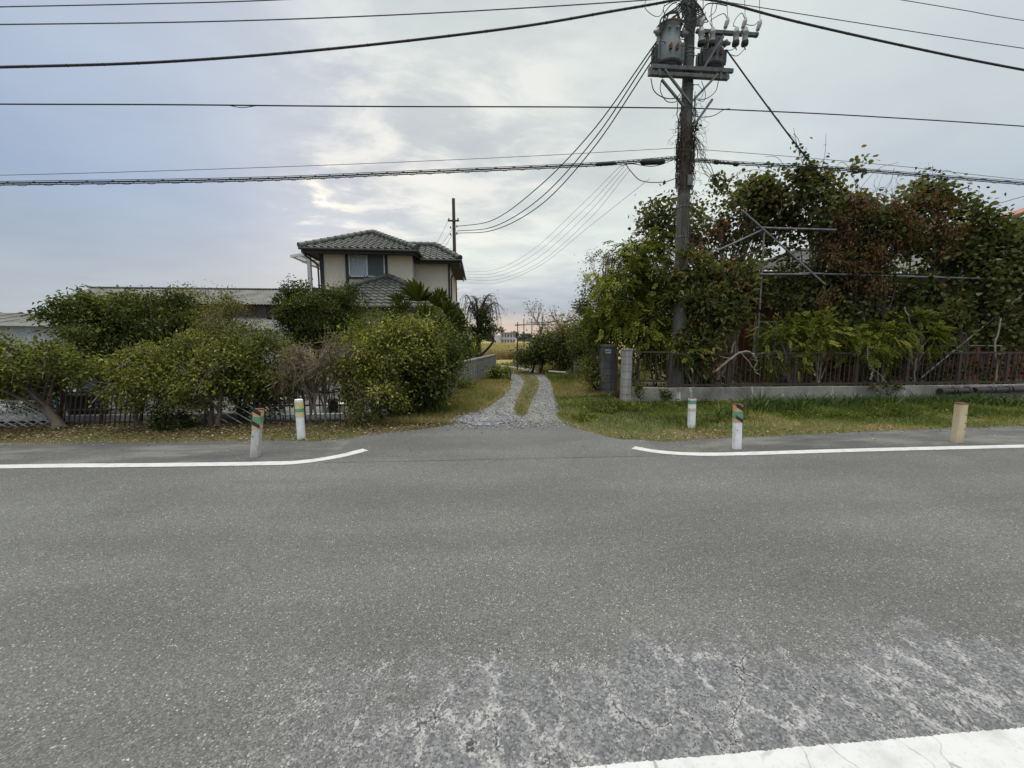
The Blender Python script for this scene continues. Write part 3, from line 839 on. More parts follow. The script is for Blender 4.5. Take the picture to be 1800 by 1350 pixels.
# right verge, greener towards the wall, straw-coloured at the asphalt
N = 46000
x = rng.uniform(1.5, 12.5, N); t = rng.beta(1.0, .95, N); y0 = ragged(x) - .03; y1 = np.where(x < 3.6, 11.2, 9.5)
y = y0 + t * (y1 - y0)
ok = (x > xR(y) - .05) | (y < 7.1); 
dens = vnoise(x, y, 2.4, 21); ok &= (rng.uniform(0, 1, N) < .35 + dens * .9) | (t > .3)
x, y, t, dens = x[ok], y[ok], t[ok], dens[ok]
v = .12 + .58 * np.clip(1 - t * 3.4, 0, 1) + (vnoise(x, y, 1.7, 22) - .5) * .6 + .35 * (vnoise(x, y, 3.3, 23) > .72) + rng.normal(0, .14, len(x))
Hh = (.04 + .13 * np.clip(t * 1.5, 0, 1) * (1.15 - np.clip(t - .5, 0, .5) * 1.9) * dens + .025) * rng.uniform(.5, 1.4, len(x))
field_grass('verge_grass', x, y, Hh, .007 + .004 * rng.uniform(0, 1, len(x)), 'grass_green', v, .6)
# left verge, thin and dry
N = 15000
x = rng.uniform(-10, -.5, N); t = rng.uniform(0, 1, N) ** 1.2; y = ragged(x) - .03 + t * (7.8 - vergeY(x))
keep = rng.uniform(0, 1, N) < vnoise(x, y, 2.6, 31) * 1.1
x, y = x[keep], y[keep]
field_grass('dry_verge_grass', x, y, rng.uniform(.02, .09, len(x)), .006, 'grass_dry', .45 + rng.normal(0, .25, len(x)) + (vnoise(x, y, 1.8, 33) - .5) * .6, .8)
# beside the track, left of it up to the block wall
N = 22000
y = 7.3 + 13.5 * rng.uniform(0, 1, N) ** 1.5; wl = np.interp(y, [7, 10.8, 19.1], [-2.1, -.95, .72]); f = rng.uniform(0, 1, N)
x = wl + (xL(y) + .06 - wl) * f
v = .40 + (vnoise(x, y, 1.5, 41) - .5) * .9 + rng.normal(0, .15, N) + .2 * (f > .88)
field_grass('trackside_grass', x, y, (.06 + .16 * vnoise(x, y, 1.9, 42)) * rng.uniform(.5, 1.4, N) * np.where(f > .9, .5, 1), .007 + .0006 * y, 'grass_dry', np.where(y > 10, v - .18, v), .6)
# median strip
N = 7000
i = rng.integers(0, len(mc), N); x = mc[i, 0] + rng.uniform(-.5, .5, N) * mw[i] * 1.15; y = mc[i, 1] + rng.normal(0, .12, N)
e = np.abs(x - mc[i, 0]) / mw[i] * 2
field_grass('median_grass', x, y, rng.uniform(.03, .11, N), .008 + .0005 * y, 'grass_dry', .25 + e * .35 + rng.normal(0, .18, N), .6)
# right bank beyond the pillar
N = 30000
y = 10.5 + 14.5 * rng.uniform(0, 1, N) ** 1.2; f = rng.uniform(0, 1, N) ** 1.1; x = xR(y) - .06 + f * (np.interp(y, [10, 14, 26], [1.5, 3.6, 8.0]))
v = .30 + (vnoise(x, y, .9, 51) - .5) * .7 + rng.normal(0, .15, N)
field_grass('bank_grass', x, y, (.08 + .16 * vnoise(x, y, 1.2, 52)) * rng.uniform(.5, 1.4, N), .008 + .0007 * y, 'grass_dry', v, .6)
# the ripe field behind
N = 16000
y = 27 + 34 * rng.uniform(0, 1, N) ** 1.6; x = rng.uniform(-.14, .17, N) * y + .1
field_grass('ripe_field', x, y, rng.uniform(.45, .95, N), .035 + .0009 * y, 'grass_gold', .45 + (vnoise(x, y, .5, 61) - .5) * .8 + rng.normal(0, .2, N), .25)
N = 7000
y = 60 + 90 * rng.uniform(0, 1, N) ** 1.4; x = rng.uniform(-.25, .30, N) * y
field_grass('far_field', x, y, rng.uniform(.4, .8, N), .18, 'grass_far', .4 + (vnoise(x * .2, y * .3, .5, 62) - .5) * 1.2 + rng.normal(0, .15, N), .25)
# dry tufts in the joint between road and shoulder
n = 700; xq = np.concatenate([rng.normal(3.2, .35, n // 2), rng.normal(-2.6, .4, n // 4), rng.normal(-5.8, .8, n - n // 2 - n // 4)]); yq = farY(xq) + np.abs(rng.normal(.22, .10, n))
field_grass('kerb_tufts', xq, yq, rng.uniform(.015, .055, n), .006, 'grass_dry', .65 + rng.normal(0, .2, n), .9)
# leafy ground weeds by the gate and along the wall
L = Leaves()
wb = [px_blob(1050, 728, 8.3, 32, 10, .4), px_blob(1090, 722, 8.6, 45, 12, .45), px_blob(1150, 722, 8.9, 45, 9, .35), px_blob(1030, 742, 7.6, 22, 7, .25), px_blob(1290, 745, 7.4, 60, 6, .4), px_blob(1420, 738, 7.6, 80, 6, .5), px_blob(1600, 735, 7.6, 110, 6, .5)]
wb += [px_blob(1340, 722, 8.9, 60, 8, .3), px_blob(1480, 722, 8.8, 80, 9, .3), px_blob(1650, 722, 8.8, 90, 9, .3), px_blob(1220, 720, 9.1, 40, 8, .25), px_blob(1780, 728, 8.4, 60, 8, .4)]
crown(L, wb, 16000, .05, .034, 20, .06, OVAL, 0, lo=0, fill=.2, floor=.03)
tag(L.build('ground_weeds', M['leaf_mid']), kind='stuff')

# far beyond the field: woods on the horizon
L = Leaves()
fb = []
for q in range(46):
    Yd = rng.uniform(250, 330); X0 = rng.uniform(-60, 120)
    fb.append((np.array([X0, Yd, 2.5]), np.array([rng.uniform(6, 13), 5, rng.uniform(4.0, 8.5)])))
crown(L, fb, 9000, 1.7, 1.2, 30, 1.0, OVAL, 0, lo=-.2)
tag(L.build('far_woods', M['far_wood']), kind='stuff')
# ------------------------------------------------------------------ houses and sheds
def tile_plane(mb, A, B, C_, D, tile=.27, course=.235, amp=.028, lip=.035):
    """pantiles on the slope with eave A-B and top D-C (C=D for a hip end): wavy courses, each overlapping the next"""
    A, B, C_, D = (np.asarray(q, float) for q in (A, B, C_, D))
    u = unit(B - A); n = unit(np.cross(B - A, D - A))
    if n[2] < 0: n = -n
    sl = unit(np.cross(n, u))
    if sl[2] < 0: sl = -sl
    H = (D - A) @ sl
    rows = max(2, int(round(H / course)))
    def edge(P0, P1, h):
        h0, h1 = (P0 - A) @ sl, (P1 - A) @ sl
        f_ = 0 if abs(h1 - h0) < 1e-6 else (h - h0) / (h1 - h0)
        q = P0 + (P1 - P0) * f_
        return (q - A) @ u
    for k in range(rows):
        h0, h1 = H * k / rows, H * (k + 1) / rows
        l0, r0 = edge(A, D, h0), edge(B, C_, h0); l1, r1 = edge(A, D, h1), edge(B, C_, h1)
        m = max(2, int((r0 - l0) / tile * 5))
        s = np.linspace(0, 1, m + 1)
        xa = l0 + (r0 - l0) * s; xb = l1 + (r1 - l1) * s
        xm = np.linspace(l0, r0, m + 1)
        wav = lambda x: amp * (np.sin(x / tile * 2 * math.pi) + .35 * np.sin(x / tile * 4 * math.pi))
        # keep the wave aligned to world tiles; vertical columns where possible
        xt = np.clip(xm, min(l1, r1), max(l1, r1))
        low = A + u * xm[:, None] + sl * h0 + n * (wav(xm) + lip)[:, None]
        top = A + u * xt[:, None] + sl * h1 + n * (wav(xt) * 1.0)[:, None]
        frt = A + u * xm[:, None] + sl * h0 + n * (wav(xm) - .005)[:, None]
        V = np.vstack([low, top, frt]); q = m + 1
        mb.add(V, [(i, i + 1, q + i + 1, q + i) for i in range(m)] + [(2 * q + i, 2 * q + i + 1, i + 1, i) for i in range(m)])
def ridge(mb, a, b, r=.11, step=.30):
    """half-round ridge tiles, each lapping the next"""
    a = np.asarray(a, float); b = np.asarray(b, float); n = max(2, int(np.linalg.norm(b - a) / step))
    for i in range(n):
        p, q = a + (b - a) * i / n, a + (b - a) * (i + 1.12) / n
        mb.tube([p, q], [r * 1.15, r * .88], 10)

# ---- the two-storey house
house = empty('two_storey_house', (-4.5, 17, 0), 'beige two storey house with grey green tiled roofs and a curtained upstairs window', 'house')
xl, xr = P(566, 450, 17)[0], P(724, 450, 17)[0]
zt, Y1, Y2 = 5.25, 17.0, 17.75
xr2 = P(790, 480, Y2)[0]
mb = MB()
mb.box((xl, Y1, 2.7), (xr, Y1 + 6, zt))
mb.box((xr - .01, Y2, 2.7), (xr2, Y2 + 4.6, zt - .12))
zl0 = 0
X3l, X3r = P(500, 560, 15.3)[0], P(792, 560, 15.3)[0]
mb.box((X3l + .4, 15.75, 0), (X3r - .35, 22, 2.72))
mb.build('wall', M['plaster'], house)
# timber and gutter trim
mb = MB()
mb.box((xl - .10, Y1 - .04, 2.7), (xl + .05, Y1 + .12, zt - .05))
mb.box((P(607, 460, Y1)[0], Y1 - .035, 3.6), (P(612, 460, Y1)[0], Y1 + .02, zt - .03))
mb.box((P(677, 460, Y1)[0], Y1 - .035, 3.6), (P(681, 460, Y1)[0], Y1 + .02, zt - .03))
mb.box((xl, Y1 - .03, zt - .2), (xr + .004, Y1 + .02, zt))
mb.build('wall_trim', M['trim'], house)
# window with curtain and insect screen
wx0, wx1, wz1 = P(613, 443, Y1)[0], P(676, 443, Y1)[0], P(640, 441, Y1)[2]
wz0 = P(640, 487, Y1)[2]
win = None
mb = MB()
fw = .045
for a, b in (((wx0, wz0), (wx1, wz0 + fw)), ((wx0, wz1 - fw), (wx1, wz1)), ((wx0, wz0), (wx0 + fw, wz1)), ((wx1 - fw, wz0), (wx1, wz1)), (((wx0 + wx1) / 2 - fw * .7, wz0), ((wx0 + wx1) / 2 + fw * .7, wz1))):
    mb.box((a[0], Y1 - .06, a[1]), (b[0], Y1 + .01, b[1]))
win = mb.build('window', M['alu'], house)
MB().box((wx0 - .06, Y1 - .09, wz0 - .07), (wx1 + .04, Y1 - .005, wz0 - .006)).build('sill', M['trim'], win)
m = (wx0 + wx1) / 2
c = MB(); cx = np.linspace(wx0 + fw, m - .03, 40)
wv = .012 * np.sin(np.linspace(0, 48, 40))
c.add(np.vstack([np.column_stack([cx, Y1 - .018 + wv * .4, np.full(40, wz0 + fw)]), np.column_stack([cx, Y1 - .018 + wv * .4, np.full(40, wz1 - fw)])]), [(i, i + 1, 41 + i, 40 + i) for i in range(39)])
c.build('curtain', M['curtain'], win)
MB().box((m + .033, Y1 - .03, wz0 + fw), (wx1 - fw - .002, Y1 - .022, wz1 - fw)).build('insect_screen', M['screen'], win)
MB().box((wx0 + fw, Y1 - .042, wz0 + fw), (m - .035, Y1 - .036, wz1 - fw)).build('pane', M['glass'], win)
# upper main roof (hip)
ez = 5.18; ov = .62
ea = np.array([xl - ov, Y1 - ov, ez]); eb = np.array([xr + .30, Y1 - ov, ez])
pk = P(655, 410, Y1 + 1.9)
pk_l = np.array([pk[0], pk[1], pk[2]])
back = np.array([0, 7.2, 0])
roof = MB()
tile_plane(roof, ea, eb, pk_l, pk_l)
tile_plane(roof, eb, eb + back, pk_l + [0, 3.4, 0], pk_l)
tile_plane(roof, ea + back, ea, pk_l, pk_l + [0, 3.4, 0])
tile_plane(roof, eb + back, ea + back, pk_l + [0, 3.4, 0], pk_l + [0, 3.4, 0])
ro = roof.build('roof', M['roof_tile'], house)
rm = MB()
for a, b in ((ea, pk_l), (eb, pk_l), (pk_l, pk_l + [0, 3.4, 0])):
    ridge(rm, np.array(a) + [0, 0, .05], np.array(b) + [0, 0, .06])
rm.build('ridge_tiles', M['roof_tile'], ro, True)
# eaves: fascia, soffit and gutter
eb2 = MB()
eb2.box((ea[0] + .05, ea[1] + .05, ez - .20), (eb[0] - .05, ea[1] + .09, ez - .01))
eb2.box((eb[0] - .09, ea[1] + .091, ez - .20), (eb[0] - .05, ea[1] + 7.1, ez - .01))
eb2.box((ea[0] + .05, ea[1] + .091, ez - .20), (ea[0] + .09, ea[1] + 7.1, ez - .01))
eb2.tube([(ea[0], ea[1] - .03, ez - .05), (eb[0], ea[1] - .03, ez - .08)], .055, 8)
eb2.tube([(eb[0] + .03, ea[1], ez - .08), (eb[0] + .03, ea[1] + 7, ez - .06)], .055, 8)
# bent downpipe at the left corner
eb2.tube(spline([(ea[0] + .1, ea[1], ez - .1), (ea[0] + .2, ea[1] + .05, ez - .3), (xl - .18, Y1 - .12, ez - .55), (xl - .14, Y1 - .1, ez - .8), (xl - .14, Y1 - .1, 2.8)], 5), .035, 8)
eb2.build('gutter', M['trim'], house)
sf = MB()
sf.add([(ea[0] + .06, ea[1] + .06, ez - .14), (eb[0] - .06, ea[1] + .06, ez - .14), (eb[0] - .06, ea[1] + 7, ez - .14), (ea[0] + .06, ea[1] + 7, ez - .14)], [(0, 3, 2, 1)])
sf.build('soffit', M['soffit'], house)
# right wing roof, set back
e2 = np.array([xr - .4, Y2 - .55, 4.98]); e3 = np.array([xr2 + .50, Y2 - .55, 4.98])
t2 = P(737, 432, Y2 + .9); t3 = P(766, 432, Y2 + .9)
t2[0] = xr - .4; t2[2] = t3[2]
r2 = MB()
tile_plane(r2, e2, e3, t3, t2)
tile_plane(r2, e3, e3 + [0, 5.4, 0], t3 + [0, 2.6, 0], t3)
r2o = r2.build('wing_roof', M['roof_tile'], house)
rm = MB(); ridge(rm, e3 + [0, 0, .05], t3 + [0, 0, .05]); ridge(rm, t3 + [0, 0, .05], t2 + [0, 0, .05]); rm.build('ridge_tiles', M['roof_tile'], r2o, True)
g2 = MB()
g2.box((xr + .35, e3[1] + .05, 4.80), (e3[0] - .05, e3[1] + .09, 4.965)); g2.box((e3[0] - .09, e3[1] + .091, 4.80), (e3[0] - .05, e3[1] + 5.3, 4.965))
g2.tube([(xr + .3, e3[1] - .03, 4.92), (e3[0] + .03, e3[1] - .03, 4.92)], .055, 8); g2.tube([(e3[0] + .03, e3[1] - .03, 4.92), (e3[0] + .03, e3[1] + 5.3, 4.92)], .055, 8)
g2.tube(spline([(e3[0], e3[1], 4.9), (e3[0] - .02, e3[1] + .05, 4.5), (xr2 + .12, Y2 - .1, 4.35), (xr2 + .08, Y2 - .08, 4.0), (xr2 + .08, Y2 - .08, 2.8)], 5), .035, 8)
g2.box((xr2 - .06, Y2 - .03, 2.7), (xr2 + .02, Y2 + .05, 4.85))
g2.build('gutter', M['trim'], house)
MB().add([(xr, e3[1] + .06, 4.86), (e3[0] - .06, e3[1] + .06, 4.86), (e3[0] - .06, e3[1] + 5.2, 4.86), (xr, e3[1] + 5.2, 4.86)], [(0, 3, 2, 1)]).build('soffit', M['soffit'], house)
# lower roof wrapping the ground floor
lz = P(650, 538, 15.1)[2]
la = np.array([P(497, 540, 15.1)[0], 15.1, lz]); lb = np.array([P(804, 540, 15.1)[0], 15.1, lz])
ap = P(683, 488, 16.98); ap[1] = 16.98
al = np.array([P(640, 500, 16.98)[0], 16.98, ap[2] - .03])
lr = MB()
topl = np.array([ap[0] - .12, 16.98, ap[2]])
tile_plane(lr, la, lb, ap, topl)
tile_plane(lr, lb, lb + [0, 6, 0], ap + [0, 3, 0], ap)
tile_plane(lr, la + [0, 6, 0], la, topl, topl + [0, 3, 0])
lro = lr.build('lower_roof', M['roof_tile'], house)
rm = MB(); ridge(rm, lb + [0, 0, .05], ap + [0, 0, .06]); ridge(rm, la + [0, 0, .05], topl + [0, 0, .06]); ridge(rm, ap + [0, -.03, .05], topl + [0, -.03, .05]); rm.build('ridge_tiles', M['roof_tile'], lro, True)
g3 = MB(); g3.tube([(la[0], 15.06, lz - .03), (lb[0] + .02, 15.06, lz - .03)], .055, 8); g3.box((la[0] + .05, 15.13, lz - .2), (lb[0] - .05, 15.17, lz - .015))
g3.tube([(lb[0] + .03, 15.1, lz - .03), (lb[0] + .03, 21, lz - .03)], .055, 8)
g3.tube(spline([(lb[0], 15.15, lz - .1), (lb[0] - .05, 15.3, lz - .45), (X3r - .3, 15.68, lz - .7), (X3r - .3, 15.68, .1)], 5), .035, 8)
g3.build('gutter', M['trim'], house)
MB().add([(la[0] + .06, 15.16, lz - .16), (lb[0] - .06, 15.16, lz - .16), (lb[0] - .06, 21, lz - .16), (la[0] + .06, 21, lz - .16)], [(0, 3, 2, 1)]).build('soffit', M['soffit'], house)
# ground-floor windows, mostly behind the shrubs
for (px, hw) in ((655, 22), (718, 18)):
    gx = P(px, 580, 15.74)[0]; g = .02 * hw
    wmb = MB()
    for a, b in (((gx - g, 1.0), (gx + g, 1.05)), ((gx - g, 2.05), (gx + g, 2.1)), ((gx - g, 1.051), (gx - g + .05, 2.049)), ((gx + g - .05, 1.051), (gx + g, 2.049)), ((gx - .03, 1.051), (gx + .03, 2.049))):
        wmb.box((a[0], 15.69, a[1]), (b[0], 15.76, b[1]))
    wo_ = wmb.build('window', M['alu'], house)
    MB().box((gx - g + .05, 15.72, 1.05), (gx - .03, 15.735, 2.05)).box((gx + .03, 15.72, 1.05), (gx + g - .05, 15.735, 2.05)).build('pane', M['screen'], wo_)
# balcony pergola roof off the left side
pg = MB()
pa0 = P(513, 455, 17.4); pa1 = P(565, 450, 17.4)
zb = pa0[2]
y0_, y1_ = 17.3, 20.5
for q in np.linspace(0, 1, 5):
    x_ = pa0[0] + (xl - pa0[0]) * q
    pg.bar((x_, y0_, zb + .10 + .22 * q), (x_, y1_, zb + .10 + .22 * q), .05, .07)
for q in np.linspace(0, 1, 4):
    yq = y0_ + (y1_ - y0_) * q
    pg.bar((pa0[0], yq, zb + .05), (xl, yq, zb + .27), .05, .06)
pg.box((P(544, 470, 17.4)[0] - .07, 17.34, 2.6), (P(544, 470, 17.4)[0] + .07, 17.46, zb + .11))
pgo = pg.build('balcony_roof', M['alu'], house)
MB().add([(pa0[0], y0_, zb + .15), (xl, y0_, zb + .37), (xl, y1_, zb + .37), (pa0[0], y1_, zb + .15)], [(0, 1, 2, 3)]).build('sheet', M['poly'], pgo)
bl = MB(); bl.box((P(540, 500, 17.4)[0], 17.35, 2.6), (xl - .02, 17.41, 3.75)); bl.box((P(540, 500, 17.4)[0], 17.42, 2.6), (P(540, 500, 17.4)[0] + .06, 20.4, 3.75))
bl.build('balcony_wall', M['trim'], house)

# ---- long shed with a raised roof
shed = empty('long_shed', (-18, 25, 0), 'long low grey shed with a raised corrugated roof behind the garden', 'shed')
def corr_plane(mb, A, B, C_, D, pitch=.18, amp=.022):
    A, B, C_, D = (np.asarray(q, float) for q in (A, B, C_, D))
    m_ = int(np.linalg.norm(B - A) / pitch * 4)
    s = np.linspace(0, 1, m_ + 1)[:, None]
    n = unit(np.cross(B - A, D - A))
    wv = amp * np.sin(np.linspace(0, m_ / 4 * 2 * math.pi, m_ + 1))[:, None] * n
    lo = A + (B - A) * s + wv; hi = D + (C_ - D) * s + wv
    q = m_ + 1
    mb.add(np.vstack([lo, hi]), [(i, i + 1, q + i + 1, q + i) for i in range(m_)])
Ys = 24.0
sa = P(84, 531, Ys); sr = P(178, 506, Ys + 3.0)
sbx = P(520, 533, Ys)[0] + 1.5
sz_ = sa[2]; rz_ = sr[2]
mb = MB()
corr_plane(mb, (sa[0], Ys, sz_), (sbx, Ys, sz_ - .05), (sbx, Ys + 3, rz_), (sr[0] - .6, Ys + 3, rz_))
corr_plane(mb, (sr[0] - .6, Ys + 3, rz_), (sbx, Ys + 3, rz_), (sbx, Ys + 6, sz_), (sa[0], Ys + 6, sz_))
mb.add([(sa[0], Ys, sz_), (sr[0] - .6, Ys + 3, rz_), (sa[0], Ys + 6, sz_)], [(0, 1, 2)])
for q in np.arange(sa[0] + 1.0, sbx, .9):
    f_ = min(1, max(0, (q - sa[0]) / (sr[0] - .6 - sa[0])))
    mb.bar((q, Ys + .01, sz_ + .035), (q, Ys + 3 * f_, sz_ + (rz_ - sz_) * f_ + .035), .05, .03)
mb.bar((sr[0] - .7, Ys + 3, rz_ + .03), (sbx, Ys + 3, rz_ + .03), .28, .06)
uo = mb.build('raised_roof', M['corrug'], shed)
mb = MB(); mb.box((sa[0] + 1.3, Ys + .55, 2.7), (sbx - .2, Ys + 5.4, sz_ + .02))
mb.build('raised_wall', M['shed_dark'], shed)
for q in np.arange(sa[0] + 1.5, sbx, 1.15): MB().box((q, Ys + .50, 2.9), (q + .5, Ys + .55, sz_ - .02)).build('board', M['soffit'], shed)
ll = P(0, 563, 22.0); lt = P(80, 548, 24.5)
lx0, lx1 = ll[0] - 9, P(540, 585, 22.0)[0] + .5
mb = MB()
corr_plane(mb, (lx0, 22, ll[2]), (lx1, 22, ll[2] - .35), (lx1, 24.6, lt[2] - .30), (lx0, 24.6, lt[2]))
for q in np.arange(lx0, lx1, .9): 
    f_ = (q - lx0) / (lx1 - lx0)
    mb.bar((q, 22.0, ll[2] - .35 * f_ + .03), (q, 24.6, lt[2] - .3 * f_ + .03), .05, .03)
mb.build('lean_to_roof', M['corrug'], shed)
mb = MB(); mb.bar((lx0, 21.97, ll[2] - .05), (lx1, 21.97, ll[2] - .42), .03, .16); mb.build('fascia', M['alu'], shed)
mb = MB(); mb.hexa([(lx0 + .2, 22.3, 0), (lx1 - .2, 22.3, 0), (lx1 - .2, 24.5, 0), (lx0 + .2, 24.5, 0), (lx0 + .2, 22.3, ll[2] - .03), (lx1 - .2, 22.3, ll[2] - .38), (lx1 - .2, 24.5, ll[2] - .1), (lx0 + .2, 24.5, ll[2] + .2)])
mb.build('wall', M['shed_wall'], shed)

# ---- bungalow behind the thicket on the right
bung = empty('timber_bungalow', (10, 14.5, 0), 'red brown timber bungalow hidden behind the overgrown vines', 'house')
bx0, bx1 = P(1272, 600, 13.2)[0], 26
mb = MB(); mb.box((bx0, 13.2, 0), (bx1, 16.9, P(1308, 472, 12.6)[2] - .08)); mb.build('wall', M['wall_redbrown'], bung)
mb = MB()
for q in np.arange(bx0, bx1, .22): mb.box((q, 13.185, .3), (q + .02, 13.199, 2.9))
mb.build('cladding_battens', M['brown_paint'], bung)
e_a = P(1308, 472, 12.6); e_a[2] -= .05
bt = P(1402, 441, 15.2)
mb = MB()
corr_plane(mb, e_a, (bx1, 12.6, e_a[2]), (bx1, 15.2, bt[2]), bt)
corr_plane(mb, (e_a[0], 17.6, e_a[2]), e_a, bt, bt + np.array([0, .1, 0]))
mb.bar(e_a + [0, 0, .03], bt + np.array([0, 0, .05]), .12, .08); mb.bar(bt + np.array([0, 0, .05]), (bx1, 15.2, bt[2] + .05), .2, .08)
mb.build('roof', M['corrug'], bung)
mb = MB(); mb.box((e_a[0] + .1, 12.62, e_a[2] - .2), (bx1, 12.66, e_a[2] - .02)); mb.build('fascia', M['trim'], bung)
for px in (1325, 1530):
    gx = P(px, 600, 13.16)[0]
    wmb = MB(); wmb.box((gx, 13.13, .95), (gx + .06, 13.199, 2.25)); wmb.box((gx + 1.5, 13.13, .95), (gx + 1.56, 13.199, 2.25)); wmb.box((gx + .06, 13.13, .95), (gx + 1.5, 13.199, 1.0)); wmb.box((gx + .06, 13.13, 2.2), (gx + 1.5, 13.199, 2.25)); wmb.box((gx + .75, 13.12, 1.001), (gx + .81, 13.19, 2.199))
    wo_ = wmb.build('window', M['alu'], bung); MB().box((gx + .06, 13.15, 1.0), (gx + 1.5, 13.165, 2.2)).build('pane', M['screen'], wo_)

# ---- red roofed house at the right edge
rh = empty('red_roofed_house', (26, 20, 0), 'house with a red sheet metal roof at the right edge behind the thicket', 'house')
r0_ = P(1744, 392, 20); r1_ = P(1830, 365, 20)
sl_ = (r1_[2] - r0_[2]) / (r1_[0] - r0_[0])
mb = MB()
xe = r0_[0] + 5
mb.hexa([(r0_[0], 20, r0_[2] - .06), (xe, 20, r0_[2] + sl_ * 5 - .06), (xe, 22.2, r0_[2] + sl_ * 5 - .06), (r0_[0], 22.2, r0_[2] - .06), (r0_[0], 20, r0_[2] + .08), (xe, 20, r0_[2] + sl_ * 5 + .08), (xe, 22.2, r0_[2] + sl_ * 5 + .08), (r0_[0], 22.2, r0_[2] + .08)])
mb.hexa([(xe, 20, r0_[2] + sl_ * 5 - .06), (xe + 5, 20, r0_[2] - .06), (xe + 5, 22.2, r0_[2] - .06), (xe, 22.2, r0_[2] + sl_ * 5 - .06), (xe, 20, r0_[2] + sl_ * 5 + .08), (xe + 5, 20, r0_[2] + .08), (xe + 5, 22.2, r0_[2] + .08), (xe, 22.2, r0_[2] + sl_ * 5 + .08)])
mb.build('roof', M['red_roof'], rh)
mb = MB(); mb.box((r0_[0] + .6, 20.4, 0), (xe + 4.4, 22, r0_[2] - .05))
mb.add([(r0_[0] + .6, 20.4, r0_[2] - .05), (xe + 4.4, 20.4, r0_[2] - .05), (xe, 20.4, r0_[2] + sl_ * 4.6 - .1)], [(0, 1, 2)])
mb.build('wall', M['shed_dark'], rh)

# ---- pale building across the field
fh = empty('apartment_block', P(897, 596, 170) * [1, 1, 0], 'small white two storey building with arched openings far across the field', 'building')
q0, q1 = P(881, 590, 170), P(906, 590, 170)
top = P(893, 586, 170)[2]
mb = MB(); mb.box((q0[0], 170, 0), (q1[0], 178, top)); mb.box((P(870, 590, 168)[0], 168, 0), (P(879, 590, 168)[0], 175, top * .8)); mb.build('wall', M['shed_wall'], fh)
mb = MB(); mb.box((q0[0] - .3, 169.6, top), (q1[0] + .3, 178.4, top + .4)); mb.build('roof', M['corrug'], fh)
for row in (0, 1):
    for c_ in range(5):
        xx0 = q0[0] + (q1[0] - q0[0]) * (c_ + .18) / 5; ww = (q1[0] - q0[0]) / 5 * .64
        zb0 = .5 + row * top * .5; hh = top * .30
        a = np.linspace(0, math.pi, 9)
        pts = [(xx0, 169.95, zb0), (xx0 + ww, 169.95, zb0)] + [(xx0 + ww / 2 + ww / 2 * math.cos(t_), 169.95, zb0 + hh * .6 + hh * .4 * math.sin(t_)) for t_ in a]
        MB().poly(pts).build('window', M['screen'], fh)
for i_, (px, Y, h) in enumerate(((922, 200, 7), (945, 230, 8))): pass
# ------------------------------------------------------------------ transformer pole
PY = 10.0
def PP(px, py, dy=0.0): return P(px, py, PY + dy)
pt_top = P(1216, -60, PY); pt_bot = np.array([P(1196, 560, PY)[0], PY, 0.0])
pole = empty('utility_pole', pt_bot, 'tall concrete utility pole carrying two grey transformers, dead vines round its shaft', 'utility pole')
def axis_x(z): return pt_bot[0] + (pt_top[0] - pt_bot[0]) * z / pt_top[2]
def prad(z): return .185 - .0072 * z
zz = np.linspace(-.05, pt_top[2], 14)
MB().tube(np.column_stack([axis_x(zz), np.full(14, PY), zz]), prad(zz), 24).build('shaft', M['concrete_pole'], pole, True)
def atz(py): return P(1205, py, PY)[2]
for py in (365, 418, 466, 158, 152, 102, 96, 88, 40, 33, 12, 6, 190):
    z = atz(py); r = prad(z) + .006
    MB().lathe([(r, -.022), (r + .004, -.012), (r + .004, .012), (r, .022)], (axis_x(z), PY, z), 24).build('band', M['steel'], pole, True)
for i, py in enumerate(range(20, 420, 26)):
    z = atz(py); s = 1 if i % 2 else -1
    MB().tube([(axis_x(z) + s * prad(z) * .8, PY - .03, z), (axis_x(z) + s * (prad(z) + .14), PY - .05, z)], .009, 6).build('step_bolt', M['steel'], pole)
# two platform beams
zA, zB = P(1210, 121, PY - .26)[2], P(1210, 136, PY - .05)[2]
xA0, xA1 = P(1146, 120, PY - .26)[0], P(1288, 124, PY - .26)[0]
mb = MB(); mb.box((xA0, PY - .30, zA - .045), (xA1, PY - .235, zA + .045)); mb.box((xA0, PY - .234, zA + .03), (xA1, PY - .17, zA + .045))
mb.build('platform_beam', M['galv'], pole, bevel=.004)
zC = P(1210, 136, PY - .2)[2]
xC0, xC1 = P(1138, 136, PY - .2)[0], P(1278, 139, PY - .2)[0]
mb = MB(); mb.box((xC0, PY - .30, zC - .042), (xC1, PY - .20, zC + .042)); mb.build('crossarm', M['galv'], pole, bevel=.004)
for x_ in (xC0 + .03, xC0 + .25, xC1 - .06, xC1 - .22):
    MB().lathe([(.015, -.02), (.04, 0), (.045, .05), (.025, .09), (.012, .12)], (x_, PY - .25, zC + .05), 12).box((x_ - .03, PY - .32, zC - .07), (x_ + .03, PY - .302, zC + .07)).build('insulator', M['galv'], pole, True)
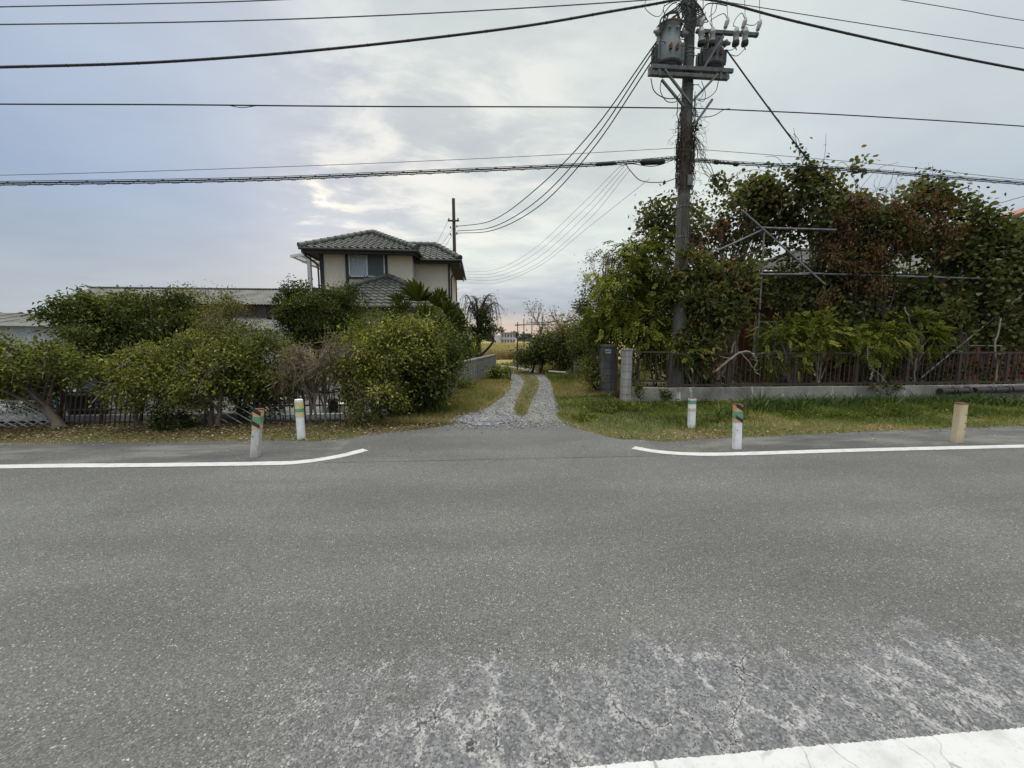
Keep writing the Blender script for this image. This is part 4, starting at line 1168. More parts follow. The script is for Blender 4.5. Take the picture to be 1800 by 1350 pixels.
# braces
mb = MB()
for a, b in (((1168, 122, -.3), (1214, 182, -.17)), ((1163, 140, -.31), (1202, 187, -.16)), ((1262, 130, -.3), (1215, 180, -.17)), ((1272, 62, -.32), (1229, 133, -.24))):
    MB().bar(P(a[0], a[1], PY + a[2]), P(b[0], b[1], PY + b[2]), .045, .045).build('brace', M['steel'], pole)
MB().bar(P(1252, 175, PY - .30), P(1219, 222, PY - .18), .07, .05).build('brace', M['steel'], pole)
def transformer(px, pyt, pyb, wpx, dY, label):
    b = P(px, pyb, PY + dY); t_ = P(px, pyt, PY + dY); b[0] = t_[0] = P(px, (pyt + pyb) / 2, PY + dY)[0]
    r = wpx / 2 * (PY + dY) / F * .98; H = t_[2] - b[2]
    body = MB().lathe([(r * .9, 0), (r, .03), (r, H * .50), (r * .86, H * .56), (r * .84, H * .9), (r * .9, H * .93), (r * .9, H * .97), (r * .5, H * 1.0)], b, 28).build('transformer', M['trafo'], pole, True)
    fins = MB()
    for q in np.linspace(0, 2 * math.pi, 22, endpoint=False):
        if math.sin(q) < -.55: continue
        c_, s_ = math.cos(q), math.sin(q)
        fins.bar(b + np.array([c_ * (r + .025), s_ * (r + .025), .05]), b + np.array([c_ * (r + .025), s_ * (r + .025), H * .50]), .02, .07, (c_, s_, 0))
    fins.build('cooling_fins', M['trafo'], body)
    MB().lathe([(r * .93, 0), (r * .95, .02), (r * .95, .035), (r * .6, .06)], b + [0, 0, H * .945], 28).build('lid_band', M['rust'], body, True)
    for ang in (200, 340, 250, 290):
        a = R(ang); d = np.array([math.cos(a), math.sin(a), -.25]); st = b + np.array([math.cos(a) * r * .8, math.sin(a) * r * .8, H * .80])
        bu = MB()
        if ang in (200, 340): bu.lathe([(.05, 0), (.055, .04), (.085, .07), (.085, .10), (.05, .13), (.03, .2)], st, 12, d)
        else: bu.lathe([(.03, 0), (.03, .05), (.018, .08)], st, 8, d)
        bu.build('bushing', M['porcelain'], body, True)
    for ang in (255, 285):
        lg = MB()
        a = R(ang); st = b + np.array([math.cos(a) * r, math.sin(a) * r, H * .27])
        lg.box(st - np.array([.03, .05, .05]), st + np.array([.03, .0, .05])); lg.tube([st + [0, -.06, -.05], st + [0, -.06, .07]], .012, 6)
        lg.build('lug', M['rust'], body)
    sk = MB(); a0 = np.linspace(R(245), R(350), 12)
    V = [b + np.array([math.cos(a) * r * .97, math.sin(a) * r * .97, -.10 * (.5 + .5 * math.sin(a * 17))]) for a in a0] + [b + np.array([math.cos(a) * r * .97, math.sin(a) * r * .97, .12]) for a in a0]
    MB().lathe([(r * .8, -.08), (r * .85, 0)], b, 20).build('base_plate', M['black'], body)
    body['label'] = label
    return b, r, H
T1 = transformer(1174, 48, 119, 45, -.02, 'grey transformer left of the pole')
T2 = transformer(1250, 68, 122, 40, .12, 'grey transformer right of the pole behind the fuses')
MB().box((T1[0][0] - T1[1], PY - .23, zA + .06), (T2[0][0] + T2[1], PY + .16, zA + .075)).build('platform', M['black'], pole)
# fuse arm on the right with cutouts and arresters
fa = P(1224, 57, PY - .25); fb_ = P(1328, 63, PY - .25); fa[2] = fb_[2] = P(1275, 58, PY - .25)[2]
mb = MB(); mb.bar(fa, fb_, .075, .075); mb.tube([fb_ - [.02, 0, 0], fb_ + np.array([.05, 0, 0])], .055, 12); mb.build('fuse_arm', M['galv'], pole, bevel=.004)
for px in (1233, 1252, 1294, 1310):
    q = P(px, 62, PY - .34); mb = MB()
    mb.lathe([(.03, .17), (.05, .14), (.055, .08), (.075, .06), (.075, .02), (.06, 0), (.065, -.10), (.07, -.14)], q, 14)
    c = mb.build('fuse_cutout', M['porcelain'], pole, True)
    MB().lathe([(.073, -.22), (.08, -.20), (.078, -.138), (.05, -.13)], q, 14).build('cap', M['black'], c, True)
    MB().tube([q + [0, 0, -.22], q + [.01, 0, -.29]], .012, 6).tube([q + [0, 0, -.26], q + [.035, 0, -.32]], .01, 6).build('terminal', M['steel'], c)
for px, py in ((1234, 40), (1277, 42), (1308, 42), (1334, 46)):
    q = P(px, py, PY - .28); d = unit((.28, 0, 1))
    MB().lathe([(.022, -.17), (.022, -.10), (.042, -.09), (.05, 0), (.05, .07), (.035, .09), (.03, .13), (.012, .15)], q, 14, d).build('arrester', M['porcelain'], pole, True)
# jumper wires and drop loops round the head of the pole
def wire(mb, pts, r=.008, dy=-.28, n=8):
    pts_ = spline([P(p[0], p[1], PY + (p[2] if len(p) > 2 else dy)) for p in pts], n)
    if mb is None: MB().tube(pts_, r, 6).build('jumper_wire', M['cable'], pole)
    else: mb.tube(pts_, r, 6)
jw = None
for px, top in ((1277, -40), (1308, -40), (1334, -40)): wire(jw, [(px + 1, top), (px + 1, 0), (px + 2, 34 if px < 1330 else 38)], .006)
wire(jw, [(1278, 32), (1272, 24), (1258, 30), (1248, 38), (1252, 48)]); wire(jw, [(1309, 33), (1304, 23), (1294, 32), (1289, 44), (1293, 47)]); wire(jw, [(1334, 37), (1326, 44), (1316, 44), (1311, 42)])
wire(jw, [(1293, 84), (1285, 88), (1276, 88)]); wire(jw, [(1309, 86), (1296, 98), (1284, 96)]); wire(jw, [(1250, 82), (1240, 88), (1222, 84), (1196, 80), (1160, 72)])
wire(jw, [(1234, 30), (1236, 5), (1232, -30)]); wire(jw, [(1252, 46), (1250, 22), (1256, -8)]); wire(jw, [(1240, 26), (1228, 30), (1218, 22)]); wire(jw, [(1262, -10), (1258, 18), (1246, 30)])
wire(jw, [(1144, 138), (1150, 160), (1168, 172), (1188, 172), (1200, 160)], .011); wire(jw, [(1162, 142), (1161, 160), (1172, 178), (1190, 178), (1200, 164)], .009)
wire(jw, [(1263, 142), (1258, 160), (1244, 172), (1228, 176)], .009); wire(jw, [(1233, 142), (1240, 165), (1236, 178), (1222, 174)], .007); wire(jw, [(1228, 150), (1236, 162), (1230, 174), (1220, 168)], .006)
tb = MB()
for q in range(9):
    x0 = 1160 + q * 5
    wire(tb, [(x0, 52), (x0 + 3 + q, 32 - (q % 3) * 3), (1188 + q * 2.2, 14 + (q % 4) * 3), (1204 + q, -4)], .018, -.22)
for q in range(16):
    a = rng.uniform(1196, 1208); b = rng.uniform(1212, 1228); y0 = rng.uniform(-8, 30)
    wire(tb, [(a - 8, y0), (a, y0 + rng.uniform(-12, 22)), (b, y0 + rng.uniform(-6, 34)), (b + rng.uniform(-6, 14), y0 + rng.uniform(-14, 10))], rng.choice([.009, .014]), -.24)
for q in range(7):
    wire(tb, [(1212, -6 + q * 4), (1226 + q * 3, 6 + q * 5), (1236, 22 + q * 3), (1222, 34 + q * 2)], .01, -.26)
wire(tb, [(1190, 4), (1180, 8), (1168, 24), (1166, 40)], .012); wire(tb, [(1136, -4), (1134, 14), (1150, 28), (1162, 26), (1168, 8)], .007)
wire(tb, [(1200, 2), (1186, 2), (1172, 8), (1166, 16), (1172, 38)], .009)
wire(tb, [(1232, 24), (1242, 8), (1258, 6), (1278, 10)], .012)
tb.build('wiring_bundle', M['cable'], pole)
# dead vine stems wound up the shaft
vine = empty('dead_vine', pt_bot + [0, -.25, .3], 'tangle of dead brown vine stems wrapped round the concrete pole', 'vine')
vm = MB()
for q in range(120):
    za, zb_ = sorted((atz(rng.uniform(222, 345)), atz(rng.uniform(222, 345))))
    if rng.uniform() < .15: zb_ = atz(rng.uniform(165, 215))
    n = 9; tt = np.linspace(0, 1, n); z = za + (zb_ - za) * tt; an = rng.uniform(0, 6.28) + np.cumsum(rng.normal(0, .35, n))
    r_ = np.array([prad(v) for v in z]) + rng.uniform(.005, .06) + np.abs(np.cumsum(rng.normal(0, .012, n)))
    vm.tube(np.column_stack([axis_x(z) + np.cos(an) * r_, PY + np.sin(an) * r_, z]), rng.uniform(.005, .012), 4, False)
for q in range(60):
    z0 = atz(rng.uniform(180, 345)); s = 1 if rng.uniform() < .72 else -1
    st = np.array([axis_x(z0) + s * .16, PY - .1, z0]); e = st + np.array([s * rng.uniform(.05, .38), rng.uniform(-.15, .15), rng.uniform(-.7, .15)])
    vm.tube(wander(st, e, 7, .04), np.linspace(.006, .003, 7), 3, False)
for q in range(9):
    vm.tube(wander(P(1222, 240, PY - .2), P(1240 + q * 3, 305 + q * 3, PY - .25), 9, .05), .006, 3, False)
for q in range(14):
    vm.tube(wander(P(1192 + q * 2, 345, PY - .19), P(1195 + q * 1.5 + rng.uniform(-6, 6), 460 + rng.uniform(-60, 90), PY - .2), 9, .02), .005, 3, False)
vm.build('stems', M['twig_dark'], vine)
L = Leaves(); bl = [px_blob(1262, 318, PY - .25, 10, 8, .1), px_blob(1258, 305, PY - .25, 5, 12, .1), px_blob(1222, 226, PY - .2, 8, 6, .1)]
crown(L, bl, 90, .08, .06, 8, .05, HEART); L.build('leaves', M['leaf_broad'], vine)
MB().box(P(1209, 325, PY - .24), P(1217, 308, PY - .21)).build('name_plate', M['steel'], pole)

# ---- the wooden pole by the house
wy = 23.0
wt = P(797, 349, wy)
wp = empty('wooden_pole', (wt[0], wy, 0), 'slim dark pole with a short crossarm behind the house', 'utility pole')
MB().tube([(wt[0] + .04, wy, 0), (wt[0], wy, wt[2])], [.125, .085], 14).build('shaft', M['wood_pole'], wp, True)
MB().bar(P(787, 388, wy - .1), P(807, 388, wy - .1), .07, .08).build('crossarm', M['wood_pole'], wp)
for px, py in ((789, 385), (805, 385), (803, 398), (803, 410), (792, 400), (792, 412)): MB().lathe([(.02, -.05), (.04, -.03), (.045, .03), (.02, .07)], P(px, py, wy - .12), 10).build('insulator', M['porcelain'], wp, True)
for i in range(9): z = 2.2 + i * .75; MB().tube([(wt[0] + (.1 if i % 2 else -.1), wy - .05, z), (wt[0] + (.24 if i % 2 else -.24), wy - .06, z)], .012, 5).build('step_bolt', M['steel'], wp)

# ------------------------------------------------------------------ overhead cables: each one a thing
def cable(pts, r, label, mat='cable', name='overhead_cable', n=14, group='overhead cables', extra=None):
    q = [P(p[0], p[1], p[2] if len(p) > 2 else PY) for p in pts]
    mb = MB(); mb.tube(spline(q, n), r, 6)
    if extra: extra(mb, q)
    o = mb.build(name, M[mat], None, True, origin=q[0])
    return tag(o, label, 'cable', group), q
cable([(-500, 22), (0, 12), (240, 7), (480, 0), (900, -22), (1208, -45)], .011, 'highest overhead cable cut by the top edge at upper left', 'cable_grey')
cable([(-500, 47), (0, 43), (400, 37), (760, 23), (1080, 4), (1206, -6)], .012, 'thin cable second from the top at upper left', 'cable_grey')
def ribs(mb, q):
    s = spline(q, 40)
    for i in range(0, len(s), 9):
        mb.lathe([(.026, -.02), (.032, 0), (.026, .02)], s[i], 8, (1, 0, 0))
cable([(-500, 128), (0, 118), (300, 108), (600, 84), (900, 49), (1080, 19), (1150, 7), (1200, -3)], .026, 'thick ribbed cable sagging across the upper left sky to the transformers', 'cable', extra=ribs)
cable([(1222, -4), (1275, 5), (1400, 38), (1600, 83), (1800, 123), (2200, 195)], .026, 'thick ribbed cable running from the pole to the upper right', 'cable', extra=ribs)
cable([(1222, -8), (1275, 3), (1500, 39), (1800, 85), (2200, 140)], .009, 'thin cable just above the thick ribbed one on the right', 'cable_grey')
cable([(1450, -22), (1580, -1), (1700, 19), (1800, 36), (2200, 95)], .008, 'short piece of cable crossing the top right corner', 'cable_grey')
cable([(-500, 180), (0, 183), (300, 184), (640, 187), (1000, 188), (1198, 190)], .014, 'single cable running level at mid sky from the left to the pole', 'cable', extra=lambda mb, q: mb.tube(spline([P(400, 185, PY), P(425, 189, PY), P(450, 186, PY)], 6), .008, 5))
cable([(1208, 190), (1290, 193), (1500, 203), (1800, 222), (2200, 252)], .013, 'single cable running from the pole shaft slightly down to the right', 'cable')
cable([(1216, 203), (1235, 206), (1255, 203), (1272, 193), (1283, 191)], .009, 'short looping tail of wire right of the pole shaft', 'cable')
cable([(-500, 314), (0, 308), (500, 293), (900, 276), (1192, 260)], .006, 'hair thin wire just above the bundled telephone cable at left', 'cable_grey')
cable([(1222, 262), (1400, 276), (1600, 294), (1800, 316), (2200, 350)], .006, 'hair thin wire just above the telephone cable at right', 'cable_grey')
def lash(seg, r, turns):
    def f(mb, q):
        s = spline(q, 60); n = len(s); t = np.linspace(0, turns * 2 * math.pi, n * 6)
        c = np.stack([np.interp(np.linspace(0, n - 1, n * 6), np.arange(n), s[:, i]) for i in range(3)], 1)
        mb.tube(c + np.column_stack([0 * t, np.cos(t) * r, np.sin(t) * r - .02]), .005, 4, False)
    return f
def bundle(pts, label, r, turns):
    q = [P(p[0], p[1], p[2] if len(p) > 2 else PY) for p in pts]
    mb = MB(); s = spline(q, 24); mb.tube(s, r, 6); mb.tube(s + [0, .01, -.035], r * .7, 6); mb.tube(s + [0, -.02, .03], r * .45, 6)
    lash(None, .04, turns)(mb, q)
    o = mb.build('telephone_cable', M['cable'], None, True, origin=q[0]); tag(o, label, 'cable', 'overhead cables'); return o
tcL = bundle([(-500, 326), (0, 322), (430, 315), (700, 304), (1000, 291), (1110, 284), (1192, 277)], 'bundled lashed telephone cable running left from the pole at low height', .016, 60)
for a, b, w_ in (((1050, 289), (1080, 287), .045), ((1129, 285), (1165, 284), .07)):
    pa_, pb_ = P(a[0], a[1], PY - .01), P(b[0], b[1], PY - .01)
    MB().tube([pa_ + (pa_ - pb_) * .12, pa_, pb_, pb_ + (pb_ - pa_) * .12], [.02, w_, w_, .02], 12).build('splice_sleeve', M['black'], tcL, True)
tcR = bundle([(1222, 281), (1250, 283), (1300, 287), (1500, 298), (1800, 322), (2200, 352)], 'bundled lashed telephone cable running right from the pole behind the vines', .015, 40)
pa_, pb_ = P(1256, 285, PY - .01), P(1297, 289, PY - .01)
MB().tube([pa_, pa_ + (pb_ - pa_) * .15, pa_ + (pb_ - pa_) * .2, pa_ + (pb_ - pa_) * .8, pa_ + (pb_ - pa_) * .85, pb_], [.05, .05, .025, .025, .05, .05], 10).build('splice_sleeve', M['black'], tcR, True)
cable([(1192, 278), (1150, 292), (1110, 288), (1092, 292)], .009, 'slack loop of telephone wire hanging left of the pole', 'cable', n=10)
cable([(1192, 312), (1165, 320), (1128, 318), (1108, 300), (1100, 288)], .010, 'lower slack loop of black wire hanging left of the pole', 'cable', n=10)
cable([(1740, 362, 14), (1800, 345, 12), (1900, 318, 10)], .012, 'service wire dropping to the red roof at the right edge', 'cable_grey')
# three heavy service cables to the far pole, and thin telephone drops
for i, (a, mid, mid2, e, lb) in enumerate((((1155, 72), (1040, 232), (945, 330), (803, 398), 'uppermost of three heavy cables swooping from the transformer to the far pole'),
                                     ((1152, 84), (1040, 250), (945, 352), (803, 406), 'middle one of three heavy cables swooping to the far pole'),
                                     ((1152, 98), (1040, 264), (948, 362), (803, 410), 'lowest of three heavy cables swooping from the transformer to the far pole'))):
    cable([(a[0], a[1], PY - .2), (mid[0], mid[1], 12.5), (mid2[0], mid2[1], 15.5), ((mid2[0] + e[0]) / 2 - 8, (mid2[1] * .28 + e[1] * .72) + 8, 19), (e[0], e[1], wy - .1)], .017, lb, 'cable', 'service_cable', group='service cables to the far pole')
for i in range(5):
    lb = ['highest', 'second', 'third', 'fourth', 'lowest'][i] + ' of five thin telephone drop wires sagging to the pole by the house'
    cable([(1092 + i * 5 + (i == 4) * 30, 290 + i * 3 + (i == 4) * 12, PY), (1020 + i * 4, 362 + i * 9, 13), (935 + i * 3, 440 + i * 8 - (i == 4) * 4, 17), (870, 474 + i * 6, 20), (803, 478 + i * 4, wy - .1)], .005, lb, 'cable_grey', 'drop_wire', group='thin drop wires to the far pole')
for i, (a, e) in enumerate((((787, 390), (764, 432)), ((795, 402), (772, 434)), ((795, 412), (780, 436)))):
    cable([(a[0], a[1], wy - .1), ((a[0] + e[0]) / 2, (a[1] + e[1]) / 2 + 2, 21), (e[0], e[1], 18.4)], .008, ['left', 'middle', 'right'][i] + ' of three short wires from the far pole to the house roof', 'cable', 'service_cable', group='house service wires')
# guy wire, overgrown lower down
gw, q = cable([(1277, 88, PY - .1), (1340, 175, PY - .05), (1400, 255, PY), (1445, 312, PY + .1)], .017, 'straight stay wire slanting from the right transformer down into the vines', 'cable', 'stay_wire', group=None)

# ------------------------------------------------------------------ bollards
def ring_path(c, hw, hd, rr, z, n=5):
    out = []
    for sx, sy, a0 in ((1, 1, 0), (-1, 1, 90), (-1, -1, 180), (1, -1, 270)):
        for a in np.linspace(a0, a0 + 90, n):
            out.append((c[0] + sx * (hw - rr) + math.cos(R(a)) * rr, c[1] + sy * (hd - rr) + math.sin(R(a)) * rr, c[2] + z))
    return out
def prismoid(mb, c, hw, hd, rr, levels, lean):
    rings = [np.array(ring_path(c, hw + e, hd + e, max(rr + e, .003), z)) + np.array([lean[0] * z, lean[1] * z, 0]) for z, e in levels]
    n = len(rings[0]); V = np.concatenate(rings)
    Fc = [(i * n + j, i * n + (j + 1) % n, (i + 1) * n + (j + 1) % n, (i + 1) * n + j) for i in range(len(rings) - 1) for j in range(n)]
    Fc += [tuple(range(n - 1, -1, -1)), tuple(range((len(rings) - 1) * n, len(rings) * n))]
    mb.add(V, Fc)
def stripes(root, c, hw, hd, rr, z0, z1, lean, mat, name, e=.003):
    mb = MB(); prismoid(mb, c, hw, hd, rr, [(z0, e), (z1, e)], lean); return mb.build(name, M[mat], root)
def diag(root, c, hw, hd, lean, zl, zr, th, e=.006):
    """one diagonal black tape stroke on the front face"""
    y = c[1] - hd - e
    V = []
    for x_, z in ((-hw, zl), (hw, zr), (hw, zr + th), (-hw, zl + th)): V.append((c[0] + x_ + lean[0] * z, y + lean[1] * z, c[2] + z))
    V += [(v[0], v[1] + .002, v[2]) for v in V]
    MB().add(V, [(0, 1, 2, 3), (7, 6, 5, 4), (0, 4, 5, 1), (1, 5, 6, 2), (2, 6, 7, 3), (3, 7, 4, 0)]).build('black_stripe', M['tape_black'], root)
def bollard(px, py, pyt, wpx, label, lean, kind, mat, pxt=None):
    g = G(px, py); Y = g[1]
    hw = wpx / 2 * Y / F; t_ = P(pxt or px, pyt, Y); H = t_[2]
    ln = (((t_[0] - g[0]) / H) if pxt else lean, .0)
    root = empty('marker_post', g, label, 'bollard', 'roadside marker posts')
    hd = hw * (.98 if kind == 'round' else .75); rr = hw * (.96 if kind == 'round' else .28)
    g = np.array([g[0], g[1], 0.0])
    mb = MB(); prismoid(mb, g, hw, hd, rr, [(-.05, 0), (H * .5, 0), (H - .006, 0), (H, -.006)], ln); mb.build('post', M[mat], root, True)
    if kind in ('band', 'bandR'):
        stripes(root, g, hw, hd, rr, H * .60, H * .745, ln, 'orange', 'orange_band')
        stripes(root, g, hw, hd, rr, H * .70, H * .85, ln, 'tape_green', 'green_band', .005)
        stripes(root, g, hw, hd, rr, H * .852, H * .985, ln, 'orange', 'orange_band', .003)
        diag(root, g, hw * .98, hd, ln, H * .955, H * .862, H * .085); diag(root, g, hw * .98, hd, ln, H * .695, H * .60, H * .08)
        stripes(root, g, hw, hd, rr, H * .985, H * 1.008, ln, 'rust', 'rusty_cap', .004)
    elif kind == 'round':
        stripes(root, g, hw, hd, rr, H * .78, H * .94, ln, 'tape_yellow', 'yellow_band'); stripes(root, g, hw, hd, rr, H * .69, H * .775, ln, 'tape_green', 'green_band', .004); stripes(root, g, hw, hd, rr, H * .56, H * .685, ln, 'tape_yellow', 'yellow_band')
    elif kind == 'back':
        stripes(root, g, hw, hd, rr, H * .80, H * .92, ln, 'tape_green', 'green_band', .004); stripes(root, g, hw, hd, rr, H * .56, H * .66, ln, 'cream', 'worn_sticker', .003); stripes(root, g, hw, hd, rr, H * .985, H * 1.008, ln, 'rust', 'rusty_cap', .004)
    elif kind == 'cream':
        stripes(root, g, hw, hd, rr, H * .985, H * 1.01, ln, 'rust', 'rusty_cap', .004)
        b = MB()
        for z in (.35, .5, .72): b.lathe([(.008, 0), (.008, .006)], (g[0] + hw * .55 + ln[0] * H * z, g[1] - hd + .001, H * z), 8, (0, -1, 0))
        b.build('bolt_holes', M['tape_black'], root)
    if kind in ('band',):
        MB().lathe([(.008, 0), (.008, .006)], (g[0] - hw * .5 + ln[0] * H * .44, g[1] - hd + .001, H * .44), 8, (0, -1, 0)).build('bolt_hole', M['tape_black'], root)
    return root
bollard(448, 803, 719, 13.5, 'grey post with orange and black striped bands at the left kerb line', 0, 'band', 'post_grey', 455)
bollard(530, 771, 702, 13, 'round white post with yellow and green bands before the left fence', 0, 'round', 'paint_white', 525)
bollard(1215, 752, 699, 12, 'white post with one green band standing in the grass by the wall', 0, 'back', 'paint_white', 1217)
bollard(1295, 789, 711, 14, 'white post with orange and black striped bands right of the driveway', 0, 'band', 'paint_white', 1297)
bollard(1682, 777, 709, 17, 'plain cream leaning post without bands at the right kerb line', 0, 'cream', 'cream', 1690)

# ------------------------------------------------------------------ left garden fences and yard
FY = 7.62
def lattice(name, label, px0, px1, pyt, pyb, Y, skew=0.0, sp=.085, asp=.55, topr=True, lean=0.0, both=True):
    a = P(px0, pyb, Y); b = P(px1, pyb, Y); t_ = P(px0, pyt, Y)[2]
    x0, x1, z0, z1 = a[0], b[0], max(.03, a[2]), t_
    root = empty(name, (x0, Y, 0), label, 'fence', 'left garden fence panels')
    def pt(x, z, dy=0): return np.array([x + skew * (z - z0), Y + dy + lean * (z - z0), z])
    mb = MB(); H = z1 - z0; Wd = x1 - x0
    for sgn in ((1, -1) if both else (1,)):
        for k in np.arange(-H / asp, Wd, sp * 2.0):
            if sgn > 0: p0, p1 = (k, z1), (k + H / asp, z0)
            else: p0, p1 = (k, z0), (k + H / asp, z1)
            # clip to the frame
            ta = max(0.0, (0 - p0[0]) / (p1[0] - p0[0])); tb_ = min(1.0, (Wd - p0[0]) / (p1[0] - p0[0]))
            if tb_ <= ta + .02: continue
            f_ = lambda q: (x0 + p0[0] + (p1[0] - p0[0]) * q, p0[1] + (p1[1] - p0[1]) * q)
            s, e = f_(ta), f_(tb_)
            mb.bar(pt(s[0], s[1], .006 * sgn), pt(e[0], e[1], .006 * sgn), .010, .016 if sgn > 0 else .008)
    mb.build('lattice', M['lattice'], root)
    mb = MB(); mb.bar(pt(x0, z1 + .012), pt(x1, z1 + .012), .03, .022); mb.build('top_rail', M['lattice'], root)
    for xq in (x0, x1): MB().bar(pt(xq, .0), pt(xq, z1 + .03), .03, .03).build('post', M['galv'], root)
    return root
def railing(name, label, px0, px1, pyt, pyb, Y, n, skew=0.0, rails=(1.0, .5, .1), mat='brown_paint', bw=.016, tips=.06, group=None, postn=3):
    x0, x1 = P(px0, pyb, Y)[0], P(px1, pyb, Y)[0]; z1 = P(px0, pyt, Y)[2]; z0 = max(.02, P(px0, pyb, Y)[2])
    root = empty(name, (x0, Y, 0), label, 'fence', group)
    H = z1 - z0; pt = lambda x, z: np.array([x - skew * (z - z1) * -1, Y, z])
    mb = MB()
    for x in np.linspace(x0, x1, n): mb.bar(pt(x, z0), pt(x, z1 + tips), bw, bw)
    mb.build('bars', M[mat], root)
    for r_ in rails: MB().bar(pt(x0, z0 + H * r_) + [0, .016, 0], pt(x1, z0 + H * r_) + [0, .016, 0], .014, .028).build('rail', M[mat], root)
    for x in np.linspace(x0, x1, postn): MB().bar(pt(x, 0) + [0, .04, 0], pt(x, z1 + .02) + [0, .04, 0], .026, .026).build('post', M[mat], root)
    return root
lattice('lattice_fence', 'upright grey diamond lattice fence panel at the far left', -60, 106, 707, 754, FY)
railing('iron_fence', 'leaning dark iron railing in front of the black bin', 116, 258, 690, 752, FY, 17, .20, rails=(1.0, .5, .12))
lattice('lattice_fence', 'tilted grey lattice panel left of the orange banded post', 362, 449, 699, 752, FY - .02, 0, .11, .62, lean=.1, both=False)
railing('iron_fence', 'upright dark iron railing behind the round white post', 449, 616, 688, 748, FY, 20, 0, rails=(.95, .55, .06), tips=.03)
lattice('lattice_fence', 'small dark lattice panel sunk in the shrub by the driveway', 655, 692, 700, 742, FY + .1, 0, .06, .9)
# things in the yard
def canister(px, pyb, pyt, wpx, Y, label, mat, name, cat):
    b = P(px, pyb, Y); b[2] = .06; t_ = P(px, pyt, Y)[2]; r = wpx / 2 * Y / F
    root = empty(name, b, label, cat)
    MB().lathe([(r * .82, 0), (r * .86, .02), (r, (t_ - .06) * .92), (r * 1.06, (t_ - .06) * .93), (r * 1.06, (t_ - .06) * .98), (r * .9, t_ - .06)], b, 24).build('body', M[mat], root, True)
    MB().lathe([(r * 1.08, 0), (r * 1.08, .03), (r * .9, .06), (r * .2, .08)], b + [0, 0, t_ - .06], 24).build('lid', M[mat], root, True)
    return root
canister(158, 738, 694, 52, 8.5, 'black plastic bin behind the leaning iron railing', 'plastic_black', 'plastic_bin', 'bin')
def crate(px0, px1, pyb, pyt, Y, dep, label, mat, name, cat):
    a = P(px0, pyb, Y); b = P(px1, pyt, Y); z0 = max(.06, a[2])
    root = empty(name, (a[0], Y, z0), label, cat)
    MB().box((a[0], Y, z0), (b[0], Y + dep, b[2])).build('body', M[mat], root, bevel=.015)
    MB().box((a[0] - .012, Y - .012, b[2] + .001), (b[0] + .012, Y + dep + .012, b[2] + .035)).build('lid', M[mat], root, bevel=.008)
    return root
crate(134, 168, 690, 658, 9.6, .6, 'dull blue covered locker standing behind the black bin', 'blue_sheet', 'storage_locker', 'locker')
crate(184, 226, 736, 700, 9.2, .5, 'white foam box beside the black bin behind the railing', 'foam_white', 'foam_box', 'box')
crate(566, 600, 742, 716, 8.6, .5, 'white foam box under the bare hedge behind the railing', 'foam_white', 'foam_box', 'box')
crate(612, 652, 742, 702, 9.2, .5, 'tall white foam box behind the bright green shrub', 'foam_white', 'foam_box', 'box')
crate(458, 520, 728, 704, 9.8, .8, 'low grey concrete tank behind the upright iron railing', 'concrete', 'concrete_tank', 'tank')
canister(587, 738, 706, 17, 8.2, 'dark green plastic tub behind the upright iron railing', 'plastic_black', 'plastic_tub', 'tub')
mb = MB()
a, b = P(112, 742, 8.0), P(430, 742, 8.0)
mb.box((a[0], 8.0, .0), (b[0], 8.12, .16)); tag(mb.build('garden_kerb', M['concrete'], None, origin=(a[0], 8, 0)), 'low pale concrete kerb behind the leaning iron railing', 'kerb')
a, b = P(440, 742, 7.95), P(612, 742, 7.95)
mb = MB(); mb.box((a[0], 7.95, .0), (b[0], 8.07, .13)); tag(mb.build('garden_kerb', M['paint_white'], None, origin=(a[0], 8, 0)), 'low white kerb at the foot of the upright railing', 'kerb')
# lean steel frame chairs in the yard
ch = empty('garden_chair', P(205, 740, 10) * [1, 1, 0] + [0, 0, .06], 'white tubular garden chair seen through the leaning railing', 'chair')
c0 = P(205, 700, 10.0); mb = MB()
for sx in (-.22, .22):
    mb.tube(spline([(c0[0] + sx, 10.25, .06), (c0[0] + sx, 10.2, .45), (c0[0] + sx, 10.32, .85)], 5), .012, 6); mb.tube([(c0[0] + sx, 9.8, .06), (c0[0] + sx, 9.82, .45)], .012, 6)
mb.tube(spline([(c0[0] - .22, 10.32, .85), (c0[0], 10.34, .92), (c0[0] + .22, 10.32, .85)], 6), .012, 6); mb.build('frame', M['paint_white'], ch)
MB().box((c0[0] - .22, 9.8, .43), (c0[0] + .22, 10.22, .46)).build('seat', M['foam_white'], ch); MB().hexa([(c0[0] - .21, 10.23, .55), (c0[0] + .21, 10.23, .55), (c0[0] + .21, 10.25, .55), (c0[0] - .21, 10.25, .55), (c0[0] - .21, 10.31, .83), (c0[0] + .21, 10.31, .83), (c0[0] + .21, 10.33, .83), (c0[0] - .21, 10.33, .83)]).build('backrest', M['foam_white'], ch)
